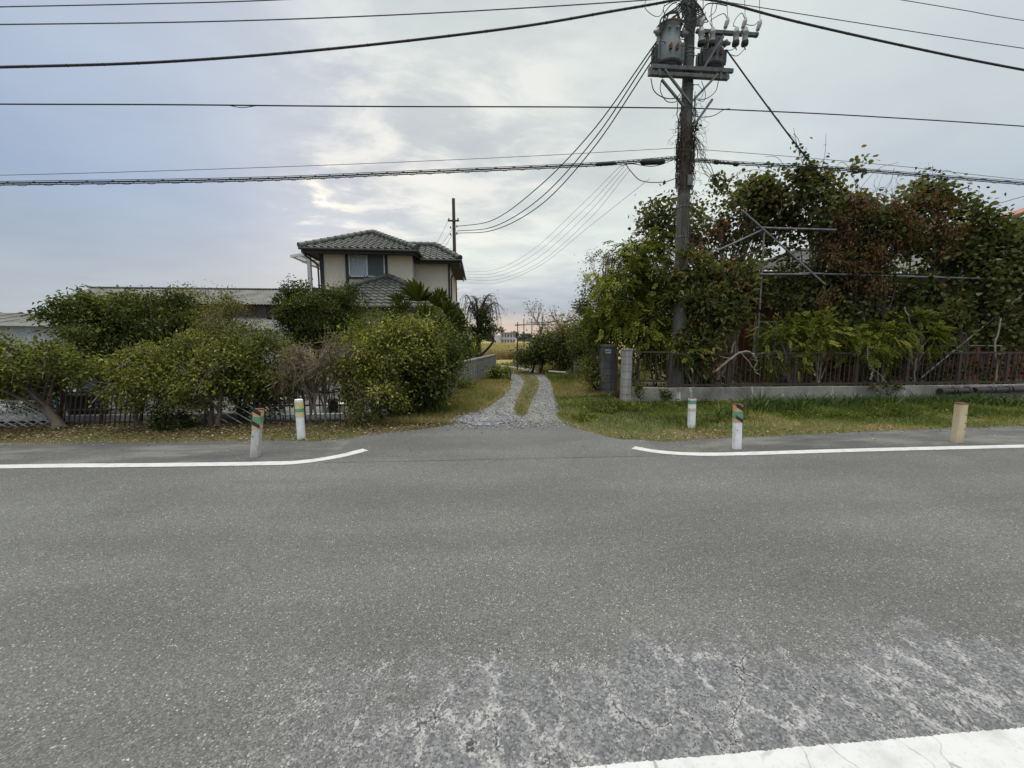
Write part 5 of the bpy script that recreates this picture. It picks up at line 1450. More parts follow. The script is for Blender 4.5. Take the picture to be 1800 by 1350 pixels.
# arched brown awning
aw = empty('arched_awning', P(498, 600, 13) * [1, 1, 0], 'small arched brown awning on posts left of the dark round tree', 'awning')
a0, a1 = P(470, 560, 12.6), P(516, 560, 12.6)
mb = MB(); n = 14; an = np.linspace(math.pi, .15, n); cx_ = a1[0] + .15; rxx = cx_ - a0[0]; zc = a0[2]
arc = [(cx_ + rxx * math.cos(t_), 0, zc + .36 * math.sin(t_)) for t_ in an]
V = [(p[0], 12.6, p[2]) for p in arc] + [(p[0], 14.2, p[2]) for p in arc] + [(p[0], 12.6, p[2] + .02) for p in arc] + [(p[0], 14.2, p[2] + .02) for p in arc]
mb.add(V, [(i, i + 1, n + i + 1, n + i) for i in range(n - 1)] + [(2 * n + i, 3 * n + i, 3 * n + i + 1, 2 * n + i + 1) for i in range(n - 1)] + [(i, 2 * n + i, 2 * n + i + 1, i + 1) for i in range(n - 1)])
mb.build('canopy', M['awning'], aw)
mb = MB()
for yq in (12.58, 13.4, 14.2): mb.tube([(p[0], yq, p[2] + .03) for p in arc], .022, 6)
mb.tube([(arc[0][0], 12.58, zc), (arc[0][0], 14.2, zc)], .022, 6); mb.build('ribs', M['trim'], aw)
for px in (480, 490): 
    q = P(px, 560, 12.7); MB().bar((q[0], 12.7, 0), (q[0], 12.7, zc + .12), .05, .05).build('post', M['alu'], aw)

# ------------------------------------------------------------------ block wall left of the track
bwp = [(-1.25, 9.2), (-.95, 10.8), (.74, 19.1)]
mb = MB()
for (a, b) in zip(bwp[:-1], bwp[1:]):
    mb.bar((a[0], a[1], .42), (b[0], b[1], .42), .13, .88)
blw = mb.build('block_wall', M['block_wall'], None, origin=(-.95, 10.8, 0)); tag(blw, 'grey stained concrete block wall running along the left of the gravel track', 'wall')
mb = MB()
for (a, b) in zip(bwp[:-1], bwp[1:]): mb.bar((a[0], a[1], .885), (b[0], b[1], .885), .15, .045)
mb.build('coping', M['concrete'], blw)

# ------------------------------------------------------------------ gate pillars, low wall and brown railing on the right
gp = P(1070, 650, 11.0)
zt_ = P(1070, 606, 10.85)[2]
gpl = empty('gate_pillar', (gp[0], 11.0, 0), 'dark concrete block gate pillar with a small white intercom plate', 'pillar')
gx0, gx1 = P(1058, 650, 10.8)[0], P(1084, 650, 10.8)[0]
MB().box((gx0, 10.8, -.1), (gx1, 11.2, zt_ - .05)).build('shaft', M['block_dark'], gpl, bevel=.008)
MB().box((gx0 - .02, 10.78, zt_ - .049), (gx1 + .02, 11.22, zt_ + .01)).build('cap', M['concrete'], gpl, bevel=.008)
a, b = P(1064, 621, 10.79), P(1074, 614, 10.79)
ic = MB().box((a[0], 10.785, a[2]), (b[0], 10.799, b[2])).build('intercom_plate', M['paint_white'], gpl)
q = (a + b) / 2
MB().lathe([(.018, 0), (.018, .006)], (q[0] + .04, 10.784, q[2]), 12, (0, -1, 0)).build('button', M['black'], ic)
MB().box((q[0] - .055, 10.78, q[2] - .018), (q[0] - .005, 10.784, q[2] + .018)).build('speaker_grille', M['steel'], ic)
g2x0, g2x1 = P(1097, 650, 9.75)[0], P(1111, 650, 9.75)[0]
z2 = P(1104, 616, 9.75)[2]
gp2 = empty('gate_pillar', ((g2x0 + g2x1) / 2, 9.85, 0), 'pale slim block gate pillar at the end of the brown railing', 'pillar')
MB().box((g2x0, 9.75, -.1), (g2x1, 10.0, z2)).build('shaft', M['block_pale'], gp2, bevel=.008)
MB().box((g2x0 - .015, 9.735, z2 + .001), (g2x1 + .015, 10.015, z2 + .04)).build('cap', M['concrete'], gp2, bevel=.006)
# folded dark gate between the pillars
gt = empty('garden_gate', (gx1 + .1, 10.7, 0), 'dark brown gate standing open between the two block pillars', 'gate')
ga, gb_ = np.array([gx1 + .04, 11.0, 0]), np.array([g2x0 - .08, 10.1, 0])
mb = MB()
for q in np.linspace(0, 1, 9): 
    p = ga + (gb_ - ga) * q; mb.bar(p + [0, 0, .08], p + [0, 0, 1.2], .03, .03)
mb.build('bars', M['brown_paint'], gt)
mb = MB(); mb.bar(ga + [0, 0, .1], gb_ + [0, 0, .1], .04, .05); mb.bar(ga + [0, 0, 1.2], gb_ + [0, 0, 1.2], .04, .05); mb.build('rails', M['brown_paint'], gt)
mb = MB(); mb.hexa([tuple(ga + [.03, 0, .15]), tuple(gb_ + [.03, 0, .15]), tuple(gb_ + [.045, 0, .15]), tuple(ga + [.045, 0, .15]), tuple(ga + [.03, 0, 1.1]), tuple(gb_ + [.03, 0, 1.1]), tuple(gb_ + [.045, 0, 1.1]), tuple(ga + [.045, 0, 1.1])]); mb.build('panel', M['wood_pole'], gt)
# low wall, bending once
lwx = [(g2x1 + .02, 9.80), (P(1178, 690, 9.45)[0], 9.45), (27, 9.60)]
ztw = [P(1120, 680, 9.8)[2], P(1178, 682, 9.45)[2], P(1400, 681, 9.5)[2]]
lw_ = MB()
for (a, b, za, zb_) in ((lwx[0], lwx[1], ztw[0], ztw[1]), (lwx[1], lwx[2], ztw[1], ztw[2])):
    n = 40 if b[0] > 20 else 6
    s = np.linspace(0, 1, n); pts_ = np.array(a) + (np.array(b) - np.array(a)) * s[:, None]; zz_ = za + (zb_ - za) * s + rng.normal(0, .004, n)
    V = np.concatenate([np.column_stack([pts_[:, 0], pts_[:, 1] - .0, 0 * s - .1]), np.column_stack([pts_[:, 0], pts_[:, 1], zz_ - .012]), np.column_stack([pts_[:, 0], pts_[:, 1] + .012, zz_]), np.column_stack([pts_[:, 0], pts_[:, 1] + .13, zz_]), np.column_stack([pts_[:, 0], pts_[:, 1] + .14, 0 * s - .1])])
    lw_.add(V, [(k_ * n + i, k_ * n + i + 1, (k_ + 1) * n + i + 1, (k_ + 1) * n + i) for k_ in range(4) for i in range(n - 1)])
lwo = lw_.build('low_wall', M['low_wall'], None, origin=(lwx[1][0], 9.5, 0)); tag(lwo, 'low mossy concrete wall under the brown railing on the right', 'wall')
# railing sections
def rail_section(a, b, zt0, zb0, nbars, label):
    root = empty('brown_railing', (a[0], a[1], 0), label, 'fence', 'brown railing sections on the low wall')
    a = np.array([a[0], a[1] + .07, 0]); b = np.array([b[0], b[1] + .07, 0])
    mb = MB()
    for q in (np.arange(nbars) + .5) / nbars:
        p = a + (b - a) * q; mb.bar(p + [0, 0, zb0 + .02], p + [0, 0, zt0 - .02], .017, .017)
    mb.build('bars', M['brown_paint'], root)
    for z, h_ in ((zt0, .045), (zb0, .05)): MB().bar(a + [0, 0, z], b + [0, 0, z], .05, h_).build('rail', M['brown_paint'], root)
    for p in (a + (b - a) * .01, b + (a - b) * .01): MB().bar(p + [0, -.001, .2], p + [0, -.001, zt0 - .023], .038, .045).build('post', M['brown_paint'], root)
zt0, zb0 = P(1400, 621, 9.55)[2], P(1400, 675, 9.55)[2]
rail_section(lwx[0], lwx[1], P(1140, 619, 9.6)[2], P(1140, 670, 9.6)[2], 7, 'short angled section of brown railing beside the pale gate pillar')
def lwpt(x): 
    f_ = (x - lwx[1][0]) / (lwx[2][0] - lwx[1][0]); return (x, lwx[1][1] + (lwx[2][1] - lwx[1][1]) * f_)
secs = [1178, 1282, 1400, 1508, 1598, 1690, 1775, 1870]
names = ['brown railing section behind the green banded white post', 'brown railing section in front of the red brown timber wall', 'brown railing section half hidden by hanging fern leaves', 'brown railing section with a pale bent stem in front', 'brown railing section above the left end of the dark tile row', 'brown railing section directly behind the plain cream post', 'brown railing section at the right edge of the picture']
for i in range(7):
    xa, xb = P(secs[i], 650, 9.5)[0] + .012, P(secs[i + 1], 650, 9.52)[0] - .012
    rail_section(lwpt(xa), lwpt(xb), zt0, zb0, int((xb - xa) / .125), names[i])
# dark ridge tiles laid along the wall top at the right
for i, (pa, pb, lb) in enumerate(((1652, 1676, 'dark glazed ridge tile lying at the left end of the row on the wall'), (1679, 1703, 'dark glazed ridge tile second in the row on the wall'), (1712, 1742, 'dark glazed ridge tile third in the row on the wall'), (1745, 1772, 'dark glazed ridge tile fourth in the row on the wall'), (1776, 1812, 'dark glazed ridge tile at the picture edge end of the row'))):
    a, b = P(pa, 688 - i * .8, 9.42), P(pb, 687 - i * .8, 9.43)
    mb = MB(); mb.tube([a, a + (b - a) * .85, a + (b - a) * .86, b], [.085, .08, .095, .095], 14)
    tag(mb.build('ridge_tile', M['brick_tile'], None, True, origin=a), lb, 'roof tile', 'roof tiles on the low wall')

# ------------------------------------------------------------------ steel pipe trellis over the right garden
tre = empty('pipe_trellis', P(1330, 640, 10.3) * [1, 1, 0], 'rusty grey steel pipe trellis carrying the vines over the right garden', 'trellis')
def pipes(name, segs, r=.024, parent=tre, mat='pipe'):
    for s in segs:
        a, b = [P(q[0], q[1], q[2]) for q in s]
        MB().tube([a, b], r, 10).build(name, M[mat], parent, True)
def down(px, pyt, Y, pyb=None):
    t_ = P(px, pyt, Y); return t_
for px, pyt, pxb, pyb, Y in ((1344, 398, 1329, 640, 10.2), (1168, 408, 1164, 492, 11.2), (1310, 420, 1308, 480, 12.2), (1388, 398, 1388, 470, 12.4), (1752, 470, 1748, 650, 10.4), (1600, 440, 1598, 560, 11.6), (1474, 590, 1474, 612, 10.1), (1186, 586, 1185, 625, 10.6), (1330, 640, 1328, 690, 10.2)):
    pipes('upright', [((px, pyt, Y), (pxb, pyb, Y))])
for s in (((1330, 400, 10.15), (1470, 404, 10.15)), ((1330, 482, 10.15), (1420, 482, 10.15)), ((1405, 480, 10.2), (1800, 492, 10.2)), ((1395, 608, 10.1), (1760, 608, 10.1)), ((1125, 510, 10.9), (1195, 478, 10.9)), ((1125, 440, 11.2), (1168, 420, 11.2)), ((1100, 470, 11.0), (1240, 470, 11.6))):
    pipes('rail', [s])
for s in (((1305, 370, 10.1), (1450, 500, 10.1)), ((1808, 508, 10.3), (1618, 665, 9.9)), ((1578, 640, 10.1), (1606, 672, 10.1)), ((1240, 450, 10.3), (1345, 402, 10.3)), ((1600, 540, 10.3), (1610, 612, 10.2))):
    pipes('brace', [s])

# ------------------------------------------------------------------ vegetable frame and sheet by the track bend
vf = empty('pole_frame', P(960, 640, 19) * [1, 1, 0], 'thin pipe and net frame round the bushes beside the track bend', 'trellis')
g19 = .28
for px, pyt, Y in ((910, 566, 19), (921, 560, 20), (935, 560, 19.4), (953, 556, 20), (909, 598, 18.2), (948, 600, 18.0), (985, 600, 17.6)):
    t_ = P(px, pyt, Y); MB().tube([(t_[0], Y, g19 - .1), t_], .022, 6).build('upright', M['wood_pole'], vf)
for s in (((905, 571, 19), (968, 570, 19)), ((925, 568, 20), (1035, 562, 18)), ((908, 598, 18.1), (972, 599, 18)), ((905, 572, 20), (960, 569, 20))):
    MB().tube([P(*s[0]), P(*s[1])], .02, 6).build('rail', M['galv'], vf)
nt = MB()
n0, n1 = P(909, 600, 18.15), P(1006, 604, 17.5)
for q in np.linspace(0, 1, 30):
    p = n0 + (n1 - n0) * q; nt.tube([(p[0], p[1], g19), p], .006, 3, False)
for z in np.linspace(g19 + .05, n0[2], 7): nt.tube([(n0[0], n0[1], z), (n1[0], n1[1], z)], .006, 3, False)
nt.build('net', M['trim'], vf)
ms = empty('metal_sheet', P(1025, 640, 16) * [1, 1, 0], 'dark ribbed metal sheet standing behind the shrub by the gate pillar', 'sheet')
a, b = P(1007, 640, 16), P(1036, 640, 15.6); za_, zb_ = .15, P(1020, 613, 16)[2]
mb = MB()
for i in range(7):
    z0 = za_ + (zb_ - za_) * i / 7; z1_ = za_ + (zb_ - za_) * (i + 1) / 7
    mb.hexa([(a[0], a[1] - .02, z0), (b[0], b[1] - .02, z0), (b[0], b[1] + .02, z0), (a[0], a[1] + .02, z0), (a[0], a[1] + .01, z1_ - .002), (b[0], b[1] + .01, z1_ - .002), (b[0], b[1] + .03, z1_ - .002), (a[0], a[1] + .03, z1_ - .002)])
mb.build('sheet', M['sheet_metal'], ms)
MB().bar((a[0] - .03, a[1], 0), (a[0] - .03, a[1], zb_ + .1), .05, .05).build('post', M['wood_pole'], ms)
bd = P(983, 638, 15.5); mb = MB(); mb.bar(P(965, 638, 15.6) * [1, 1, 0] + [0, 0, .34], P(996, 641, 15.2) * [1, 1, 0] + [0, 0, .32], .16, .035)
tag(mb.build('old_board', M['alu'], None, origin=P(965, 638, 15.6) * [1, 1, 0] + [0, 0, .34]), 'weathered pale board lying on the grass bank below the net frame', 'board')
# weathered boards leaning at the shrub right of the track
for i, (px, lb) in enumerate(((1040, 'weathered grey stake left of the gate pillar, taller one'), (1047, 'weathered grey stake left of the gate pillar, shorter one'))):
    q = P(px, 690, 11.4); mb = MB(); mb.bar((q[0], 11.4, -.1), (q[0] + .04, 11.45, .75 - .15 * i), .07, .03)
    tag(mb.build('wooden_stake', M['bark_pale'], None, origin=(q[0], 11.4, 0)), lb, 'stake', 'stakes by the gate pillar')
# ------------------------------------------------------------------ plants of the left garden
def gnd(px, py): g = G(px, py); return g
def base_at(px, Y): return np.array([XatG(px, Y), Y, 0.0])

plant('garden_shrub', 'spreading green shrub with a thick pale trunk at the far left behind the lattice', 'shrub', [base_at(106, 7.45)],
      [px_blob(20, 632, 7.5, 105, 42, .75), px_blob(85, 650, 7.4, 52, 38, .55), px_blob(-70, 640, 7.6, 90, 50, .7), px_blob(30, 672, 7.7, 80, 26, .5)], 17000, .062, .033, 'leaf_mid', 'bark', .08, per=30, sig=.085, twigs=130, droop=.1, nt=26, vbias=.10)
plant('garden_tree', 'big dark green domed tree standing in front of the long shed', 'tree', [base_at(205, 9.6), base_at(232, 9.7)],
      [px_blob(226, 578, 9.6, 98, 60, 1.2), px_blob(262, 562, 9.4, 70, 46, .9), px_blob(190, 600, 9.7, 48, 46, .8), px_blob(250, 635, 9.5, 70, 30, .7)], 24000, .085, .038, 'leaf_dark', 'twig_dark', .07, per=34, sig=.085, shape=LANCE, droop=.5, vbias=.08)
plant('garden_tree', 'reddish olive airy small tree rising behind the big dark dome', 'tree', [base_at(325, 10.6)],
      [px_blob(318, 545, 10.6, 45, 34, .6), px_blob(345, 590, 10.4, 60, 40, .6)], 6500, .06, .025, 'leaf_olive', 'bark', .045, per=18, sig=.10, twigs=60)
plant('garden_shrub', 'loose pale green feathery shrub between the dark dome and the awning', 'shrub', [base_at(385, 9.3)],
      [px_blob(392, 570, 9.3, 50, 46, .55), px_blob(400, 532, 9.3, 14, 26, .2), px_blob(420, 610, 9.2, 45, 38, .5), px_blob(365, 620, 9.2, 40, 36, .4)], 10000, .05, .022, 'leaf_olive', 'bark', .04, per=16, sig=.09, twigs=80, vbias=.05)
plant('garden_shrub', 'wide sprawling yellow green shrub with bare twigs on its left shoulder', 'shrub', [base_at(368, 7.45), base_at(248, 7.5), base_at(385, 7.4)],
      [px_blob(330, 660, 7.4, 95, 44, .65), px_blob(275, 680, 7.4, 66, 42, .5), px_blob(395, 648, 7.5, 58, 42, .5), px_blob(350, 618, 7.6, 50, 24, .4), px_blob(252, 645, 7.5, 40, 30, .4), px_blob(300, 715, 7.4, 60, 26, .35)], 21000, .056, .029, 'leaf_lime', 'bark', .05, per=26, sig=.08, twigs=330, vbias=-.02, nt=36)
plant('garden_shrub', 'small dark leafy bush at the foot of the sprawling shrub', 'shrub', [base_at(300, 7.3)], [px_blob(302, 732, 7.3, 34, 22, .25)], 1500, .05, .028, 'leaf_dark', 'bark', .02, per=25, sig=.06)
plant('garden_shrub', 'dense mid green shrub standing behind the orange banded post', 'shrub', [base_at(424, 7.9), base_at(448, 7.95)],
      [px_blob(455, 640, 7.9, 62, 52, .6), px_blob(430, 670, 7.8, 58, 40, .5), px_blob(485, 670, 7.9, 45, 38, .45), px_blob(450, 705, 7.9, 50, 24, .35)], 16000, .058, .032, 'leaf_mid', 'twig_dark', .06, per=28, sig=.09, twigs=60)
plant('garden_hedge', 'mostly bare brown twiggy hedge with paired trunks behind the round white post', 'hedge', [base_at(558, 7.45), base_at(572, 7.5), base_at(545, 7.6)],
      [px_blob(545, 640, 7.6, 62, 40, .5), px_blob(590, 632, 7.7, 40, 34, .45), px_blob(520, 665, 7.7, 45, 32, .4)], 3600, .046, .022, 'leaf_olive', 'bark', .035, per=9, sig=.09, twigs=750, nt=42)
plant('garden_shrub', 'bright yellow green shrub with bare lower stems beside the driveway', 'shrub', [base_at(668, 7.7), base_at(690, 7.75), base_at(640, 7.6)],
      [px_blob(668, 625, 7.7, 70, 38, .6), px_blob(712, 600, 7.8, 38, 32, .45), px_blob(640, 645, 7.6, 50, 36, .4), px_blob(742, 610, 7.9, 40, 40, .45), px_blob(618, 605, 8.0, 16, 26, .3), px_blob(662, 590, 7.8, 12, 26, .2), px_blob(660, 690, 7.6, 55, 40, .4)], 19000, .058, .031, 'leaf_lime', 'bark', .035, per=26, sig=.085, twigs=150, vbias=.02, nt=30)
plant('garden_shrub', 'low straggly olive shoots at the corner of the upright railing', 'shrub', [base_at(640, 7.4), base_at(655, 7.42), base_at(628, 7.45)],
      [px_blob(640, 715, 7.4, 32, 32, .25), px_blob(650, 680, 7.5, 40, 30, .3)], 3200, .045, .024, 'leaf_lime', 'bark', .015, per=14, sig=.08, twigs=120, vbias=-.1, nt=16)
root, cc = plant('camellia_bush', 'glossy dark green camellia bush against the end of the block wall', 'shrub', [base_at(722, 8.4), base_at(750, 8.6)],
      [px_blob(735, 665, 8.4, 55, 55, .6), px_blob(770, 650, 8.9, 42, 50, .6), px_blob(755, 618, 8.8, 50, 44, .6), px_blob(785, 615, 9.2, 28, 36, .5), px_blob(715, 705, 8.2, 45, 30, .45)], 19000, .075, .04, 'leaf_dark', 'twig_dark', .06, per=30, sig=.10, vbias=.12)
mb = MB()
for q in (P(702, 650, 7.85), P(700, 656, 7.84)):
    for k in range(7):
        a = k * 2 * math.pi / 7
        mb.lathe([(.004, 0), (.022, .02), (.015, .035)], q, 6, (math.cos(a) * .8, -.8, math.sin(a) * .8))
mb.build('flower', M['red_roof'], root)
plant('sweet_olive_tree', 'dense clipped dark round tree in front of the beige house', 'tree', [base_at(572, 11.6)],
      [px_blob(570, 546, 11.6, 64, 58, 1.1), px_blob(566, 562, 11.5, 60, 44, 1.0)], 22000, .078, .035, 'leaf_dark', 'twig_dark', .08, per=40, sig=.10, shape=LANCE, fill=.72, vbias=.02, lump=.16)
plant('garden_shrub', 'slim pale green shrub in front of the ground floor window', 'shrub', [base_at(655, 10.2)],
      [px_blob(655, 570, 10.2, 20, 34, .3), px_blob(690, 590, 10.2, 50, 35, .5), px_blob(625, 600, 10.3, 40, 40, .5)], 5200, .055, .026, 'leaf_mid', 'bark', .03, per=16, sig=.09, vbias=.1)
plant('garden_shrub', 'dark leafy shrub under the palm beside the house corner', 'shrub', [base_at(785, 11.5)],
      [px_blob(780, 590, 11.4, 30, 50, .6), px_blob(755, 575, 11.5, 40, 40, .6), px_blob(812, 610, 12, 18, 30, .5)], 5000, .075, .04, 'leaf_mid', 'twig_dark', .05, per=25, sig=.11)
for i, (px, w_) in enumerate(((470, 60), (80, 60), (-40, 80), (350, 70), (560, 60))):
    pass
# hedge filling the yard behind
plant('garden_hedge', 'dark hedge deep in the yard behind the far left shrub', 'hedge', [base_at(20, 8.9), base_at(80, 8.9)],
      [px_blob(20, 690, 8.9, 90, 40, .5), px_blob(-60, 680, 8.9, 80, 45, .5), px_blob(90, 700, 8.8, 35, 30, .4)], 6500, .055, .03, 'leaf_dark', 'twig_dark', .03, per=30, sig=.1)
plant('flowering_bush', 'small bush with pink red blossoms by the shed at the left edge', 'shrub', [base_at(8, 12)], [px_blob(8, 590, 12, 16, 12, .4), px_blob(-10, 600, 12, 20, 20, .4)], 700, .06, .045, 'leaf_red', 'bark', .03, per=12, sig=.09, vbias=.2)

# palm with fan leaves
pb = base_at(738, 10.6); ph = P(735, 545, 10.6)
palm = empty('fan_palm', pb, 'fan palm with stiff pleated leaves rising above the shrubs by the house', 'palm')
MB().tube(wander(pb, ph, 8, .02), [.10] * 8, 12).build('trunk', M['bark'], palm, True)
fans = [(735, 520, 92, .55, .15), (712, 538, 128, .42, .2), (765, 528, 58, .45, .3), (782, 545, 15, .55, .1), (790, 560, -15, .5, -.2), (700, 560, 165, .45, .1), (745, 548, 75, .4, -.5), (760, 566, -35, .45, -.3), (718, 570, 215, .42, -.3), (730, 510, 100, .38, .6), (772, 518, 50, .35, .7), (705, 522, 140, .35, .6)]
for (hx, hy, ang, size, dep) in fans:
    size *= 1.1; hub = P(hx, hy + 10, 10.2 + dep); a_ = R(ang)
    d = unit((math.cos(a_), -.25 + rng.uniform(-.2, .2), math.sin(a_))); sd = unit(np.cross(d, (rng.uniform(-.3, .3), 1, rng.uniform(-.2, .3)))); nn_ = np.cross(sd, d)
    m_ = 26; t_ = np.linspace(-1.35, 1.35, m_)
    dirs = np.cos(t_)[:, None] * d + np.sin(t_)[:, None] * sd + rng.normal(0, .03, (m_, 3))
    L = Leaves(); L.add(np.repeat(hub[None], m_, 0), dirs, np.repeat(nn_[None], m_, 0) + rng.normal(0, .25, (m_, 3)), size * (1 - .15 * np.abs(t_)) * rng.uniform(.85, 1.1, m_), .028, np.clip(rng.normal(.52, .13, m_), 0, 1), LANCE)
    fr = L.build('frond', M['leaf_mid'], palm); MB().tube(spline([ph, (ph + hub) / 2 + [0, 0, .05], hub], 4), .012, 5).build('stalk', M['bark'], fr)

# weeping bare tree and its ivy trunk at the wall end
def grow(mb, p, d, length, r, depth, tips, droop, spread=.6, n=6):
    pts = [p]; dd = np.array(d, float)
    for i in range(n):
        dd = unit(dd + rng.normal(0, .16, 3) + np.array([0, 0, -droop * (i / n)]))
        pts.append(pts[-1] + dd * length / n)
    pts = np.array(pts); mb.tube(pts, np.linspace(r, r * .55, len(pts)), 7 if r > .03 else 4, False)
    if depth == 0: tips.append(pts); return
    kn = rng.integers(3, 5)
    for k in range(kn):
        i = rng.integers(max(1, n // 2), n + 1)
        nd = unit(dd + rng.normal(0, spread, 3) + np.array([0, 0, .05]))
        grow(mb, pts[i], nd, length * rng.uniform(.6, .85), r * .55, depth - 1, tips, droop * 1.9, spread, n)
wb_ = P(840, 636, 19.5) * [1, 1, 0]
wpt = empty('weeping_tree', wb_, 'nearly bare weeping tree with dark crooked trunk at the end of the block wall', 'tree')
mb = MB(); tips = []
t0 = wander(wb_, P(843, 560, 19.5), 7, .05); mb.tube(t0, np.linspace(.15, .10, 7), 8)
tb = MB(); top = t0[-1]; ends = []
for k in range(16):
    a = rng.uniform(0, 6.28); ro = rng.uniform(.25, .75); z1_ = rng.uniform(.35, 1.0)
    q1 = top + np.array([math.cos(a) * ro * .5, math.sin(a) * ro * .5, z1_ * .65]) + rng.normal(0, .05, 3); q2 = top + np.array([math.cos(a) * ro, math.sin(a) * ro, z1_]) + rng.normal(0, .06, 3)
    lb_ = spline([t0[-1 - k % 3], q1, q2], 5); mb.tube(lb_ + rng.normal(0, .012, lb_.shape), np.linspace(.055, .02, len(lb_)), 6, False); ends.append((q1, a)); ends.append((q2, a))
    for j in range(9):
        s_ = q2 if j % 3 else q1; aa = a + rng.normal(0, .7); r1_ = rng.uniform(.2, .6); dn = rng.uniform(.15, 1.3)
        e1 = s_ + np.array([math.cos(aa) * r1_ * .5, math.sin(aa) * r1_ * .5, rng.uniform(.02, .18)]); e2 = s_ + np.array([math.cos(aa) * r1_, math.sin(aa) * r1_, -.1]); e3 = s_ + np.array([math.cos(aa) * r1_ * 1.35, math.sin(aa) * r1_ * 1.35, -dn])
        pl_ = spline([s_, e1, e2, e3], 5); tb.tube(pl_ + rng.normal(0, .01, pl_.shape), np.linspace(.012, .005, len(pl_)), 3, False); ends.append((e2, aa)); ends.append((e3, aa))
mb.tube(spline([P(845, 625, 19.3), P(858, 612, 19.2), P(868, 598, 19.2), P(862, 588, 19.2)], 5), .06, 7); mb.tube([P(850, 575, 19.3), P(872, 602, 19.2)], .035, 6)
mb.build('trunk', M['twig_dark'], wpt); tb.build('hanging_twigs', M['twig_dark'], wpt)
L = Leaves(); te = np.array([e[0] for e in ends]); sel = te[rng.integers(0, len(te), 420)] + rng.normal(0, .12, (420, 3))
L.add(sel, rng.normal(size=(420, 3)) + [0, 0, -.5], rng.normal(size=(420, 3)) + [0, 0, .6], .08, .04, rng.uniform(.1, .7, 420))
crown(L, [px_blob(846, 575, 19.4, 20, 26, .5), px_blob(838, 602, 19.3, 18, 26, .5)], 2600, .11, .06, 20, .11)
L.build('foliage', M['leaf_dark'], wpt)
plant('wall_shrub', 'green shrub leaning over the far part of the block wall', 'shrub', [P(815, 640, 15.5) * [1, 1, 0]], [px_blob(817, 600, 15.5, 17, 36, .6), px_blob(826, 612, 16.5, 14, 24, .5)], 2200, .09, .05, 'leaf_mid', 'twig_dark', .04, per=18, sig=.12)
plant('wayside_weed', 'leafy dark weed clump at the foot of the block wall by the bend', 'weed', [G(878, 664)], [px_blob(876, 656, 15.5, 16, 10, .5)], 700, .12, .06, 'leaf_mid', 'bark', .01, per=15, sig=.10, floor=.03)
plant('wayside_weed', 'broad green weed patch against the middle of the block wall', 'weed', [G(815, 683)], [px_blob(812, 678, 12.3, 26, 8, .5)], 900, .10, .06, 'leaf_mid', 'bark', .01, per=15, sig=.09, floor=.03, vbias=.1)

# ------------------------------------------------------------------ far right of the track: hedgerow behind the net frame
plant('net_bush', 'dark leafy bush growing through the net frame beside the track bend', 'shrub', [P(935, 640, 18.8) * [1, 1, 0], P(950, 640, 18.5) * [1, 1, 0]],
      [px_blob(962, 612, 18.5, 42, 22, .9), px_blob(930, 624, 18.6, 20, 16, .7), px_blob(992, 606, 18, 26, 28, .9), px_blob(955, 626, 18.2, 52, 14, .7), px_blob(990, 625, 17.6, 30, 16, .7)], 9500, .12, .06, 'leaf_dark', 'twig_dark', .06, per=18, sig=.16, twigs=150, twig_mat='twig_dark', vbias=.1)
plant('net_bush', 'brownish half bare bush at the right end of the net frame', 'shrub', [P(985, 640, 17.5) * [1, 1, 0]],
      [px_blob(978, 588, 18, 34, 22, .9), px_blob(1002, 592, 17, 20, 34, .8)], 2000, .10, .05, 'leaf_olive', 'twig_dark', .05, per=12, sig=.16, twigs=260, twig_mat='twig_dark')
bt_ = P(948, 640, 20) * [1, 1, 0]
for i, (px, pyt, lb) in enumerate(((950, 575, 'leafless thin tree sprouting above the net frame, left one'), (990, 575, 'leafless thin tree sprouting above the net frame, right one'))):
    b0 = P(px, 640, 20.5) * [1, 1, 0]; tr0 = empty('bare_tree', b0, lb, 'tree', 'bare trees behind the net frame'); mb = MB(); tips = []
    tk = wander(b0, P(px, pyt, 20.5), 6, .04); mb.tube(tk, np.linspace(.06, .04, 6), 6)
    for a in np.linspace(0, 6.28, 6, endpoint=False): grow(mb, tk[-1 - rng.integers(0, 2)], unit((math.cos(a) * .7, math.sin(a) * .7, 1.0)), .85, .022, 1, tips, -.05, .4)
    tb = MB()
    for t_ in tips:
        for k in range(3):
            s = t_[rng.integers(1, len(t_))]; tb.tube(wander(s, s + nrm(rng.normal(size=3) + np.array([0, 0, 1.2])) * rng.uniform(.2, .5), 4, .02), np.linspace(.007, .003, 4), 3, False)
    mb.build('trunk', M['twig'], tr0); tb.build('twigs', M['twig'], tr0)
    L = Leaves(); te = np.array([t_[-1] for t_ in tips]); sel = te[rng.integers(0, len(te), 160)] + rng.normal(0, .12, (160, 3)); L.add(sel, rng.normal(size=(160, 3)), rng.normal(size=(160, 3)), .09, .05, rng.uniform(0, .6, 160)); L.build('leaves', M['leaf_olive'], tr0)
plant('hedgerow_tree', 'tall dark hedge tree behind the metal sheet right of the track', 'tree', [P(1030, 640, 15) * [1, 1, 0]],
      [px_blob(1030, 570, 15, 24, 62, 1.0), px_blob(1055, 545, 14.5, 32, 60, 1.0), px_blob(1018, 600, 15.4, 16, 30, .8)], 6500, .10, .05, 'leaf_dark', 'twig_dark', .08, per=25, sig=.15, vbias=.1)
plant('gate_shrub', 'mid green shrub left of the dark gate pillar', 'shrub', [base_at(1046, 11.3)],
      [px_blob(1046, 620, 11.3, 20, 42, .45), px_blob(1040, 650, 11.2, 18, 18, .4), px_blob(1060, 590, 11.4, 22, 26, .45)], 3400, .07, .036, 'leaf_mid', 'bark', .04, per=18, sig=.10, vbias=.12)
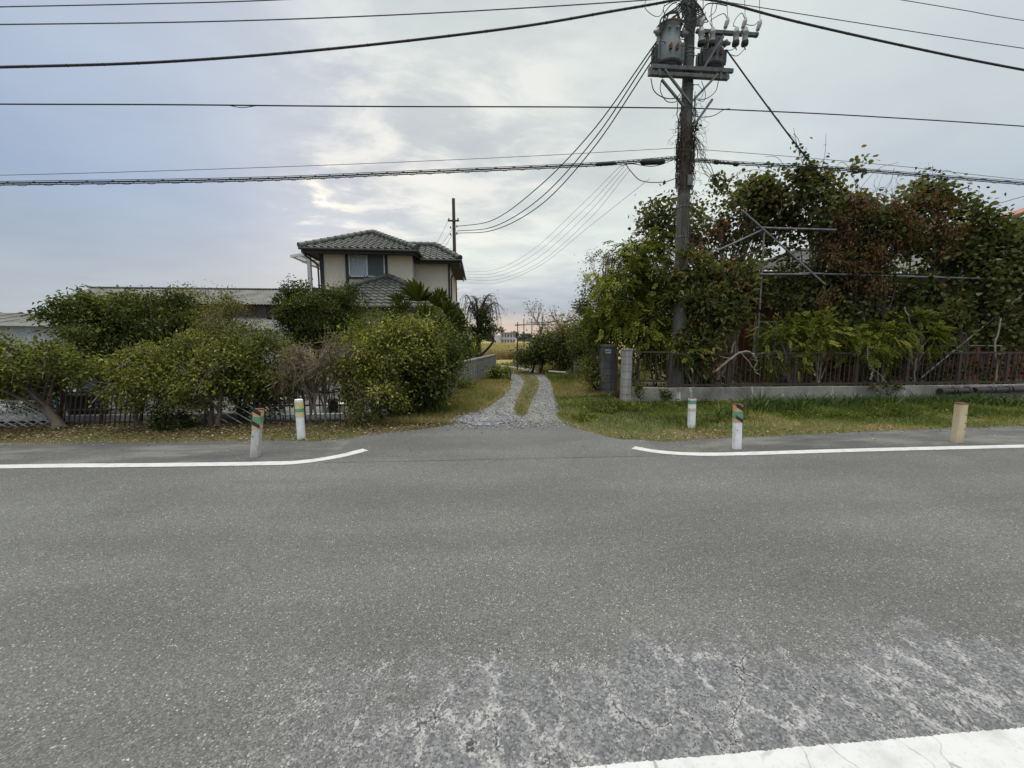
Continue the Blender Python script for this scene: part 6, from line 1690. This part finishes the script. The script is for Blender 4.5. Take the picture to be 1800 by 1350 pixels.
plant('wayside_weed', 'yellowing dry weeds round the stakes beside the dark gate pillar', 'weed', [G(1048, 690)], [px_blob(1047, 676, 11.0, 14, 14, .3)], 420, .07, .035, 'leaf_olive', 'bark', .01, per=10, sig=.08, floor=.03, vbias=.3)

# ------------------------------------------------------------------ the thicket over the right garden
WST = dict(comp=9, leaflet=(.09, .042), shape=OVAL, droop=.5, per=7)
plant('wisteria', 'yellow green wisteria tumbling over the gate pillars left of the utility pole', 'vine', [base_at(1122, 10.6), base_at(1150, 10.8)],
      [px_blob(1100, 520, 10.8, 55, 70, .7), px_blob(1082, 555, 10.9, 36, 40, .4), px_blob(1130, 570, 10.6, 50, 40, .4), px_blob(1125, 470, 11.2, 55, 52, .7), px_blob(1160, 540, 10.9, 40, 50, .5), px_blob(1165, 595, 10.5, 30, 22, .3)], 3600, .26, .03, 'leaf_wist', 'bark', .04, sig=.14, vbias=.16, nt=30, **WST)
plant('wisteria', 'thin red tipped autumn shoots at the left shoulder of the wisteria', 'vine', [base_at(1060, 12)], [px_blob(1058, 480, 12, 30, 34, .5), px_blob(1085, 440, 11.8, 30, 26, .5)], 420, .055, .03, 'leaf_red', 'twig', .02, per=6, sig=.14, twigs=120)
plant('loquat_tree', 'loquat like tree with long dark leaves growing round the foot of the pole', 'tree', [base_at(1278, 10.15)],
      [px_blob(1225, 520, 9.9, 55, 45, .45), px_blob(1210, 470, 9.85, 45, 26, .35), px_blob(1265, 530, 10.0, 60, 50, .5), px_blob(1240, 580, 9.9, 50, 40, .4), px_blob(1215, 640, 9.85, 34, 34, .3), px_blob(1290, 490, 10.4, 50, 40, .5)], 5600, .19, .06, 'leaf_broad', 'bark', .05, nt=12, per=9, sig=.10, shape=LANCE, droop=.05, vbias=.14)
root, cc = plant('persimmon_tree', 'persimmon tree with a few orange fruits behind the utility pole', 'tree', [base_at(1300, 11.8)],
      [px_blob(1190, 385, 11.4, 55, 40, .7), px_blob(1270, 375, 11.6, 70, 45, .8), px_blob(1330, 370, 11.8, 50, 42, .7), px_blob(1240, 420, 11.4, 55, 34, .6), px_blob(1150, 410, 11.4, 22, 34, .4), px_blob(1320, 430, 11.6, 40, 30, .5)], 5200, .105, .072, 'leaf_broad', 'bark', .09, per=9, sig=.15, shape=HEART, vbias=.08, nt=60)
for i, (px, py) in enumerate(((1276, 389), (1245, 411), (1216, 421), (1227, 435), (1258, 402), (1233, 432), (1310, 368), (1220, 455), (1290, 452))):
    MB().lathe([(.006, -.035), (.034, -.028), (.046, 0), (.036, .026), (.008, .032)], P(px, py, 10.75 + .1 * (i % 3)), 12).build('fruit', M['fruit'], root, True)
plant('brown_creeper', 'reddish brown withered leaves among the persimmon branches', 'vine', [base_at(1262, 11.2)], [px_blob(1262, 405, 11.2, 40, 30, .4), px_blob(1250, 440, 11.2, 30, 22, .4), px_blob(1300, 400, 11.3, 36, 30, .4)], 620, .10, .06, 'leaf_brown', 'twig', .02, per=7, sig=.13, shape=HEART, twigs=60)
plant('red_creeper', 'dull red virginia creeper hanging in front of the timber wall', 'vine', [base_at(1296, 10.25)], [px_blob(1285, 515, 10.1, 36, 16, .25), px_blob(1305, 545, 10.1, 28, 30, .25), px_blob(1270, 545, 10.1, 26, 18, .25)], 320, .12, .07, 'leaf_red', 'twig', .02, per=7, sig=.09, shape=HEART, droop=.9, twigs=40)
plant('ivy_vine', 'round leaved dark climber crowning the pipe trellis right of the pole', 'vine', [base_at(1418, 11), base_at(1470, 11)],
      [px_blob(1400, 350, 10.8, 55, 40, .6), px_blob(1450, 370, 10.8, 60, 50, .6), px_blob(1370, 400, 11.0, 45, 35, .5), px_blob(1340, 345, 11, 30, 26, .4), px_blob(1430, 330, 10.7, 30, 22, .4), px_blob(1500, 400, 10.8, 50, 45, .6)], 6800, .11, .092, 'leaf_broad', 'bark', .05, per=10, sig=.15, shape=HEART, vbias=.10, nt=60)
plant('ivy_vine', 'deep green broad leaved climber covering the right half of the thicket', 'vine', [base_at(1640, 10.6), base_at(1720, 10.6), base_at(1780, 10.8)],
      [px_blob(1640, 400, 10.8, 70, 65, .7), px_blob(1720, 446, 10.8, 66, 50, .7), px_blob(1790, 482, 10.8, 80, 60, .8), px_blob(1680, 500, 10.6, 80, 60, .6), px_blob(1770, 560, 10.6, 90, 60, .6), px_blob(1620, 560, 10.6, 70, 55, .6), px_blob(1860, 510, 10.8, 70, 75, .7), px_blob(1690, 600, 10.5, 70, 30, .4), px_blob(1640, 345, 10.8, 45, 22, .4), px_blob(1695, 402, 10.8, 50, 36, .5), px_blob(1755, 438, 10.8, 46, 32, .5), px_blob(1575, 380, 10.8, 40, 36, .5)], 20000, .115, .092, 'leaf_broad', 'bark', .06, per=14, sig=.17, shape=HEART, vbias=.02, nt=80)
plant('ivy_vine', 'mixed olive and dark climber in the middle of the thicket above the brown railing', 'vine', [base_at(1520, 10.5), base_at(1560, 10.6)],
      [px_blob(1540, 440, 10.8, 60, 60, .6), px_blob(1470, 470, 10.9, 60, 50, .6), px_blob(1520, 530, 10.6, 70, 50, .5), px_blob(1440, 540, 10.8, 50, 55, .5), px_blob(1570, 590, 10.4, 60, 35, .4), px_blob(1400, 500, 11.0, 40, 45, .5)], 10500, .10, .075, 'leaf_broad', 'bark', .05, per=12, sig=.15, shape=HEART, vbias=.0, nt=70)
plant('brown_creeper', 'hanging brown dead leaves and seed heads in the middle of the thicket', 'vine', [base_at(1560, 10.2)],
      [px_blob(1570, 400, 10.25, 36, 40, .25), px_blob(1620, 375, 10.2, 34, 40, .25), px_blob(1500, 440, 10.3, 40, 46, .3), px_blob(1545, 480, 10.2, 30, 46, .25), px_blob(1450, 490, 10.2, 26, 50, .25), px_blob(1530, 350, 10.2, 26, 20, .2), px_blob(1660, 365, 10.2, 22, 40, .2), px_blob(1480, 395, 10.2, 26, 26, .2), px_blob(1590, 440, 10.15, 40, 40, .2), px_blob(1650, 420, 10.15, 40, 36, .2), px_blob(1520, 500, 10.15, 50, 30, .2)], 5200, .10, .05, 'leaf_brown', 'twig_dark', .012, per=14, sig=.11, shape=LANCE, droop=1.2, twigs=110, nt=8)
FERN = dict(comp=11, leaflet=(.07, .032), shape=OVAL, droop=.35, per=5)
for (px, py, rx_, rz_, nn_, bx, lb) in ((1208, 612, 30, 18, 230, 1212, 'light green fern like wisteria shoot hanging over the railing at the pole foot'), (1378, 605, 38, 40, 520, 1392, 'pale green fern like wisteria spilling over the railing beside the steel upright'), (1440, 590, 52, 34, 600, 1440, 'fern like wisteria cascade above the middle of the brown railing'), (1540, 600, 52, 34, 600, 1548, 'fern like wisteria right of the red painted board'), (1610, 585, 34, 30, 380, 1612, 'yellow green wisteria spray next to the slanting steel pipe')):
    plant('wisteria', lb, 'vine', [base_at(bx, 9.75)], [px_blob(px, py, 9.8, rx_, rz_, .3)], nn_, .25, .03, 'leaf_wist', 'bark_pale', .025, group='wisteria shoots over the railing', sig=.11, vbias=.16, nt=14, **FERN)
plant('loquat_tree', 'small long leaved tree at the right behind the slanting steel pipe', 'tree', [base_at(1700, 10.2)], [px_blob(1665, 560, 10.1, 40, 22, .3), px_blob(1700, 545, 10.2, 40, 20, .3)], 420, .20, .055, 'leaf_broad', 'bark', .03, per=9, sig=.09, shape=LANCE, vbias=.2)
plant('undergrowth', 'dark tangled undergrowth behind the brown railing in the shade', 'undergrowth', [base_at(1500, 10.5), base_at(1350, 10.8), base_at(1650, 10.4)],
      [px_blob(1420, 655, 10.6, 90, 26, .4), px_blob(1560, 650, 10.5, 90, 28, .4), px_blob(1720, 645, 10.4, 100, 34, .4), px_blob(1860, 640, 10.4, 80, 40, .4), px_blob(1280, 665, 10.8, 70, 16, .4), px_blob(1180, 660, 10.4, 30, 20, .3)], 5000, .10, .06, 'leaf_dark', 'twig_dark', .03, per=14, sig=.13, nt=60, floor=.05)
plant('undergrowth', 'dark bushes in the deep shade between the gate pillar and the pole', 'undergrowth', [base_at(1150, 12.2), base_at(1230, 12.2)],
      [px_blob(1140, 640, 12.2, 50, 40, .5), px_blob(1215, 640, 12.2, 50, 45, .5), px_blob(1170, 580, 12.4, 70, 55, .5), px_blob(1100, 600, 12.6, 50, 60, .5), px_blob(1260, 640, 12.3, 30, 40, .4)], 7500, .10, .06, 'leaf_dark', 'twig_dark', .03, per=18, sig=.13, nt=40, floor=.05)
for (px, py, rx_, rz_, lb) in ((1172, 692, 9, 18, 'small ivy trailing down the low wall at its bend behind the green banded post'), (1128, 690, 12, 12, 'low ivy tuft on the low wall beside the pale gate pillar'), (1560, 684, 30, 9, 'ferny weeds creeping over the low wall left of the dark tiles')):
    plant('wall_creeper', lb, 'vine', [np.array([XatG(px, 9.4), 9.4, 0.0])], [px_blob(px, py, 9.42, rx_, rz_, .06)], 260, .05, .036, 'leaf_mid', 'twig_dark', .006, per=14, sig=.05, nt=6, floor=.03, vbias=-.05)
# long whippy shoots and tendrils above the mass
sh = empty('vine_shoots', base_at(1480, 10.6), 'long bare whippy vine shoots waving above the top of the thicket', 'vine')
mb = MB()
for s in (((1425, 330), (1405, 270), (1395, 225)), ((1440, 320), (1450, 270), (1452, 235)), ((1500, 400), (1560, 330), (1572, 295)), ((1490, 360), (1540, 300), (1580, 285)), ((1455, 310), (1480, 285), (1500, 310), (1505, 345)), ((1600, 360), (1610, 320), (1608, 300)), ((1720, 380), (1718, 350), (1722, 335)), ((1380, 330), (1340, 300), (1300, 305), (1262, 330)), ((1400, 330), (1370, 280), (1345, 275)), ((1395, 235), (1405, 250), (1412, 300)), ((1640, 330), (1660, 300), (1690, 310)), ((1330, 330), (1310, 310), (1318, 345))):
    mb.tube(spline([P(a, b, 10.4 + rng.uniform(-.2, .2)) for a, b in s], 8), np.linspace(.009, .004, (len(s) - 1) * 8 + 1), 4, False)
for k in range(46):
    px = rng.uniform(1340, 1640); b0 = P(px, rng.uniform(330, 380), 10.4); mb.tube(wander(b0, b0 + np.array([rng.uniform(-.3, .5), rng.uniform(-.2, .2), rng.uniform(.25, .75)]), 7, .04), np.linspace(.006, .003, 7), 3, False)
mb.build('stems', M['twig'], sh)
L = Leaves()
crown(L, [px_blob(1400, 310, 10.4, 40, 14, .2), px_blob(1530, 300, 10.4, 40, 26, .2), px_blob(1560, 285, 10.4, 12, 10, .1), px_blob(1685, 330, 10.4, 30, 16, .2), px_blob(1722, 345, 10.4, 12, 14, .1), px_blob(1495, 345, 10.4, 30, 22, .2), px_blob(1370, 275, 10.4, 24, 10, .15), px_blob(1345, 320, 10.4, 30, 12, .15), px_blob(1270, 320, 10.3, 12, 14, .1)], 330, .12, .09, 4, .09, HEART, vbias=.1)
L.build('leaves', M['leaf_broad'], sh)
# climbing leaves on the stay wire
sw = empty('stay_wire_creeper', P(1420, 282, PY) * [1, 1, 0] + [0, 0, 5], 'small leaved creeper climbing the lower end of the stay wire', 'vine')
L = Leaves(); n = 70; t_ = rng.uniform(.55, 1, n); pts_ = np.array([P(1340 + (1445 - 1340) * a, 175 + (312 - 175) * a, PY + .02) for a in t_]) + rng.normal(0, .05, (n, 3))
L.add(pts_, rng.normal(size=(n, 3)) + [0, 0, -.6], rng.normal(size=(n, 3)) + [0, 0, .4], .08, .055, rng.uniform(.1, .6, n), HEART); L.build('leaves', M['leaf_broad'], sw)
mb = MB(); mb.tube([P(1350 + (1445 - 1350) * a, 188 + (312 - 188) * a, PY + .02) + rng.normal(0, .02, 3) for a in np.linspace(0, 1, 16)], .006, 4, False); mb.build('stem', M['twig'], sw)
# gnarled pale stems seen through the railing
for i, (s, r_, lb) in enumerate(((((1268, 700), (1262, 672), (1278, 640), (1292, 600)), .035, 'pale crooked stem bending behind the railing below the loquat'),
                              (((1255, 655), (1290, 626), (1310, 618), (1326, 622)), .03, 'grey broken branch lying along the top of the brown railing'),
                              (((1530, 668), (1534, 650), (1526, 636), (1524, 610)), .022, 'pale hooked stem hanging in front of the brown railing'),
                              (((1486, 570), (1498, 592), (1502, 615)), .022, 'dark slanting stem above the railing near the red board'),
                              (((1590, 540), (1604, 580), (1618, 618)), .02, 'straight grey branch slanting down behind the yellow green spray'),
                              (((1322, 622), (1330, 634), (1326, 650), (1336, 660)), .016, 'thin twisted twig dangling beside the steel upright'),
                              (((1388, 640), (1392, 660), (1390, 682)), .022, 'pale stem reaching down to the low wall beside the ferns'),
                              (((1740, 690), (1752, 650), (1748, 610), (1760, 560)), .03, 'crooked brown stem behind the railing right of the cream post'))):
    q = [P(a, b, 9.42 if i in (1, 2, 5) else 9.85) for a, b in s]
    mb = MB(); sp_ = spline(q, 7); mb.tube(sp_ + rng.normal(0, .008, sp_.shape), np.linspace(r_, r_ * .6, len(sp_)), 8)
    for k in range(4):
        j = rng.integers(2, len(sp_)); mb.tube(wander(sp_[j], sp_[j] + rng.normal(0, .22, 3), 5, .02), np.linspace(r_ * .35, .003, 5), 4, False)
    tag(mb.build('climbing_vine', M['bark_pale'] if i != 3 else M['bark'], None, True, origin=q[0]), lb, 'vine', 'stems at the brown railing')
rb = MB(); a, b = P(1479, 616, 10.3), P(1496, 608, 10.3); rb.box((a[0], 10.3, a[2]), (b[0], 10.33, b[2])); rb.bar((a[0], 10.35, 0), (a[0], 10.35, b[2]), .04, .04)
tag(rb.build('red_board', M['red_roof'], None, origin=(a[0], 10.3, 0)), 'small red board showing under the vines above the railing', 'board')

# strap leaved clumps along the low wall
def clump(px, py, n, H, label, mat='leaf_strap'):
    g = G(px, py); root = empty('lily_clump', g, label, 'plant', 'strap leaved clumps along the low wall')
    L = Leaves(); pos = g + np.column_stack([rng.normal(0, .15, n), rng.normal(0, .08, n), np.zeros(n)])
    an = rng.uniform(0, 6.28, n); mg = rng.uniform(.3, 1.35, n)
    lean = np.column_stack([np.cos(an) * mg, np.sin(an) * mg * .8, np.zeros(n)])
    L.blades(pos, lean, H * rng.uniform(.5, 1.1, n), rng.uniform(.022, .042, n), np.clip(rng.normal(.45, .22, n), 0, 1)); L.build('leaves', M[mat], root)
for px, py, n, H, lb in ((1275, 735, 34, .42, 'strap leaved clump just left of the orange banded post'), (1325, 728, 70, .62, 'big arching strap leaved clump right behind the orange banded post'), (1392, 724, 55, .5, 'strap leaved clump below the pale stem on the low wall'), (1445, 718, 46, .45, 'strap leaved clump below the fern cascade'),
                         (1500, 716, 44, .45, 'strap leaved clump in the middle of the right verge'), (1556, 716, 46, .45, 'strap leaved clump left of the dark tile row'), (1612, 714, 46, .42, 'strap leaved clump left behind the cream post'), (1652, 712, 36, .4, 'strap leaved clump under the first dark tile'), (1722, 714, 46, .45, 'strap leaved clump right of the cream post'), (1772, 716, 46, .42, 'strap leaved clump at the right edge of the picture')):
    clump(px, py, n, H, lb)
# larger loose blades along the wall foot
n = 2600; x = rng.uniform(P(1310, 700, 9.2)[0], 13.5, n); y = 9.25 - np.abs(rng.normal(0, .5, n))
L = Leaves(); an = rng.uniform(0, 6.28, n); mg = rng.uniform(.2, 1.2, n)
L.blades(np.column_stack([x, y, gz(x, y)]), np.column_stack([np.cos(an) * mg, np.sin(an) * mg, 0 * x]), rng.uniform(.08, .26, n), rng.uniform(.010, .022, n), np.clip(rng.normal(.5, .25, n), 0, 1)); tag(L.build('coarse_grass', M['leaf_strap']), kind='stuff')
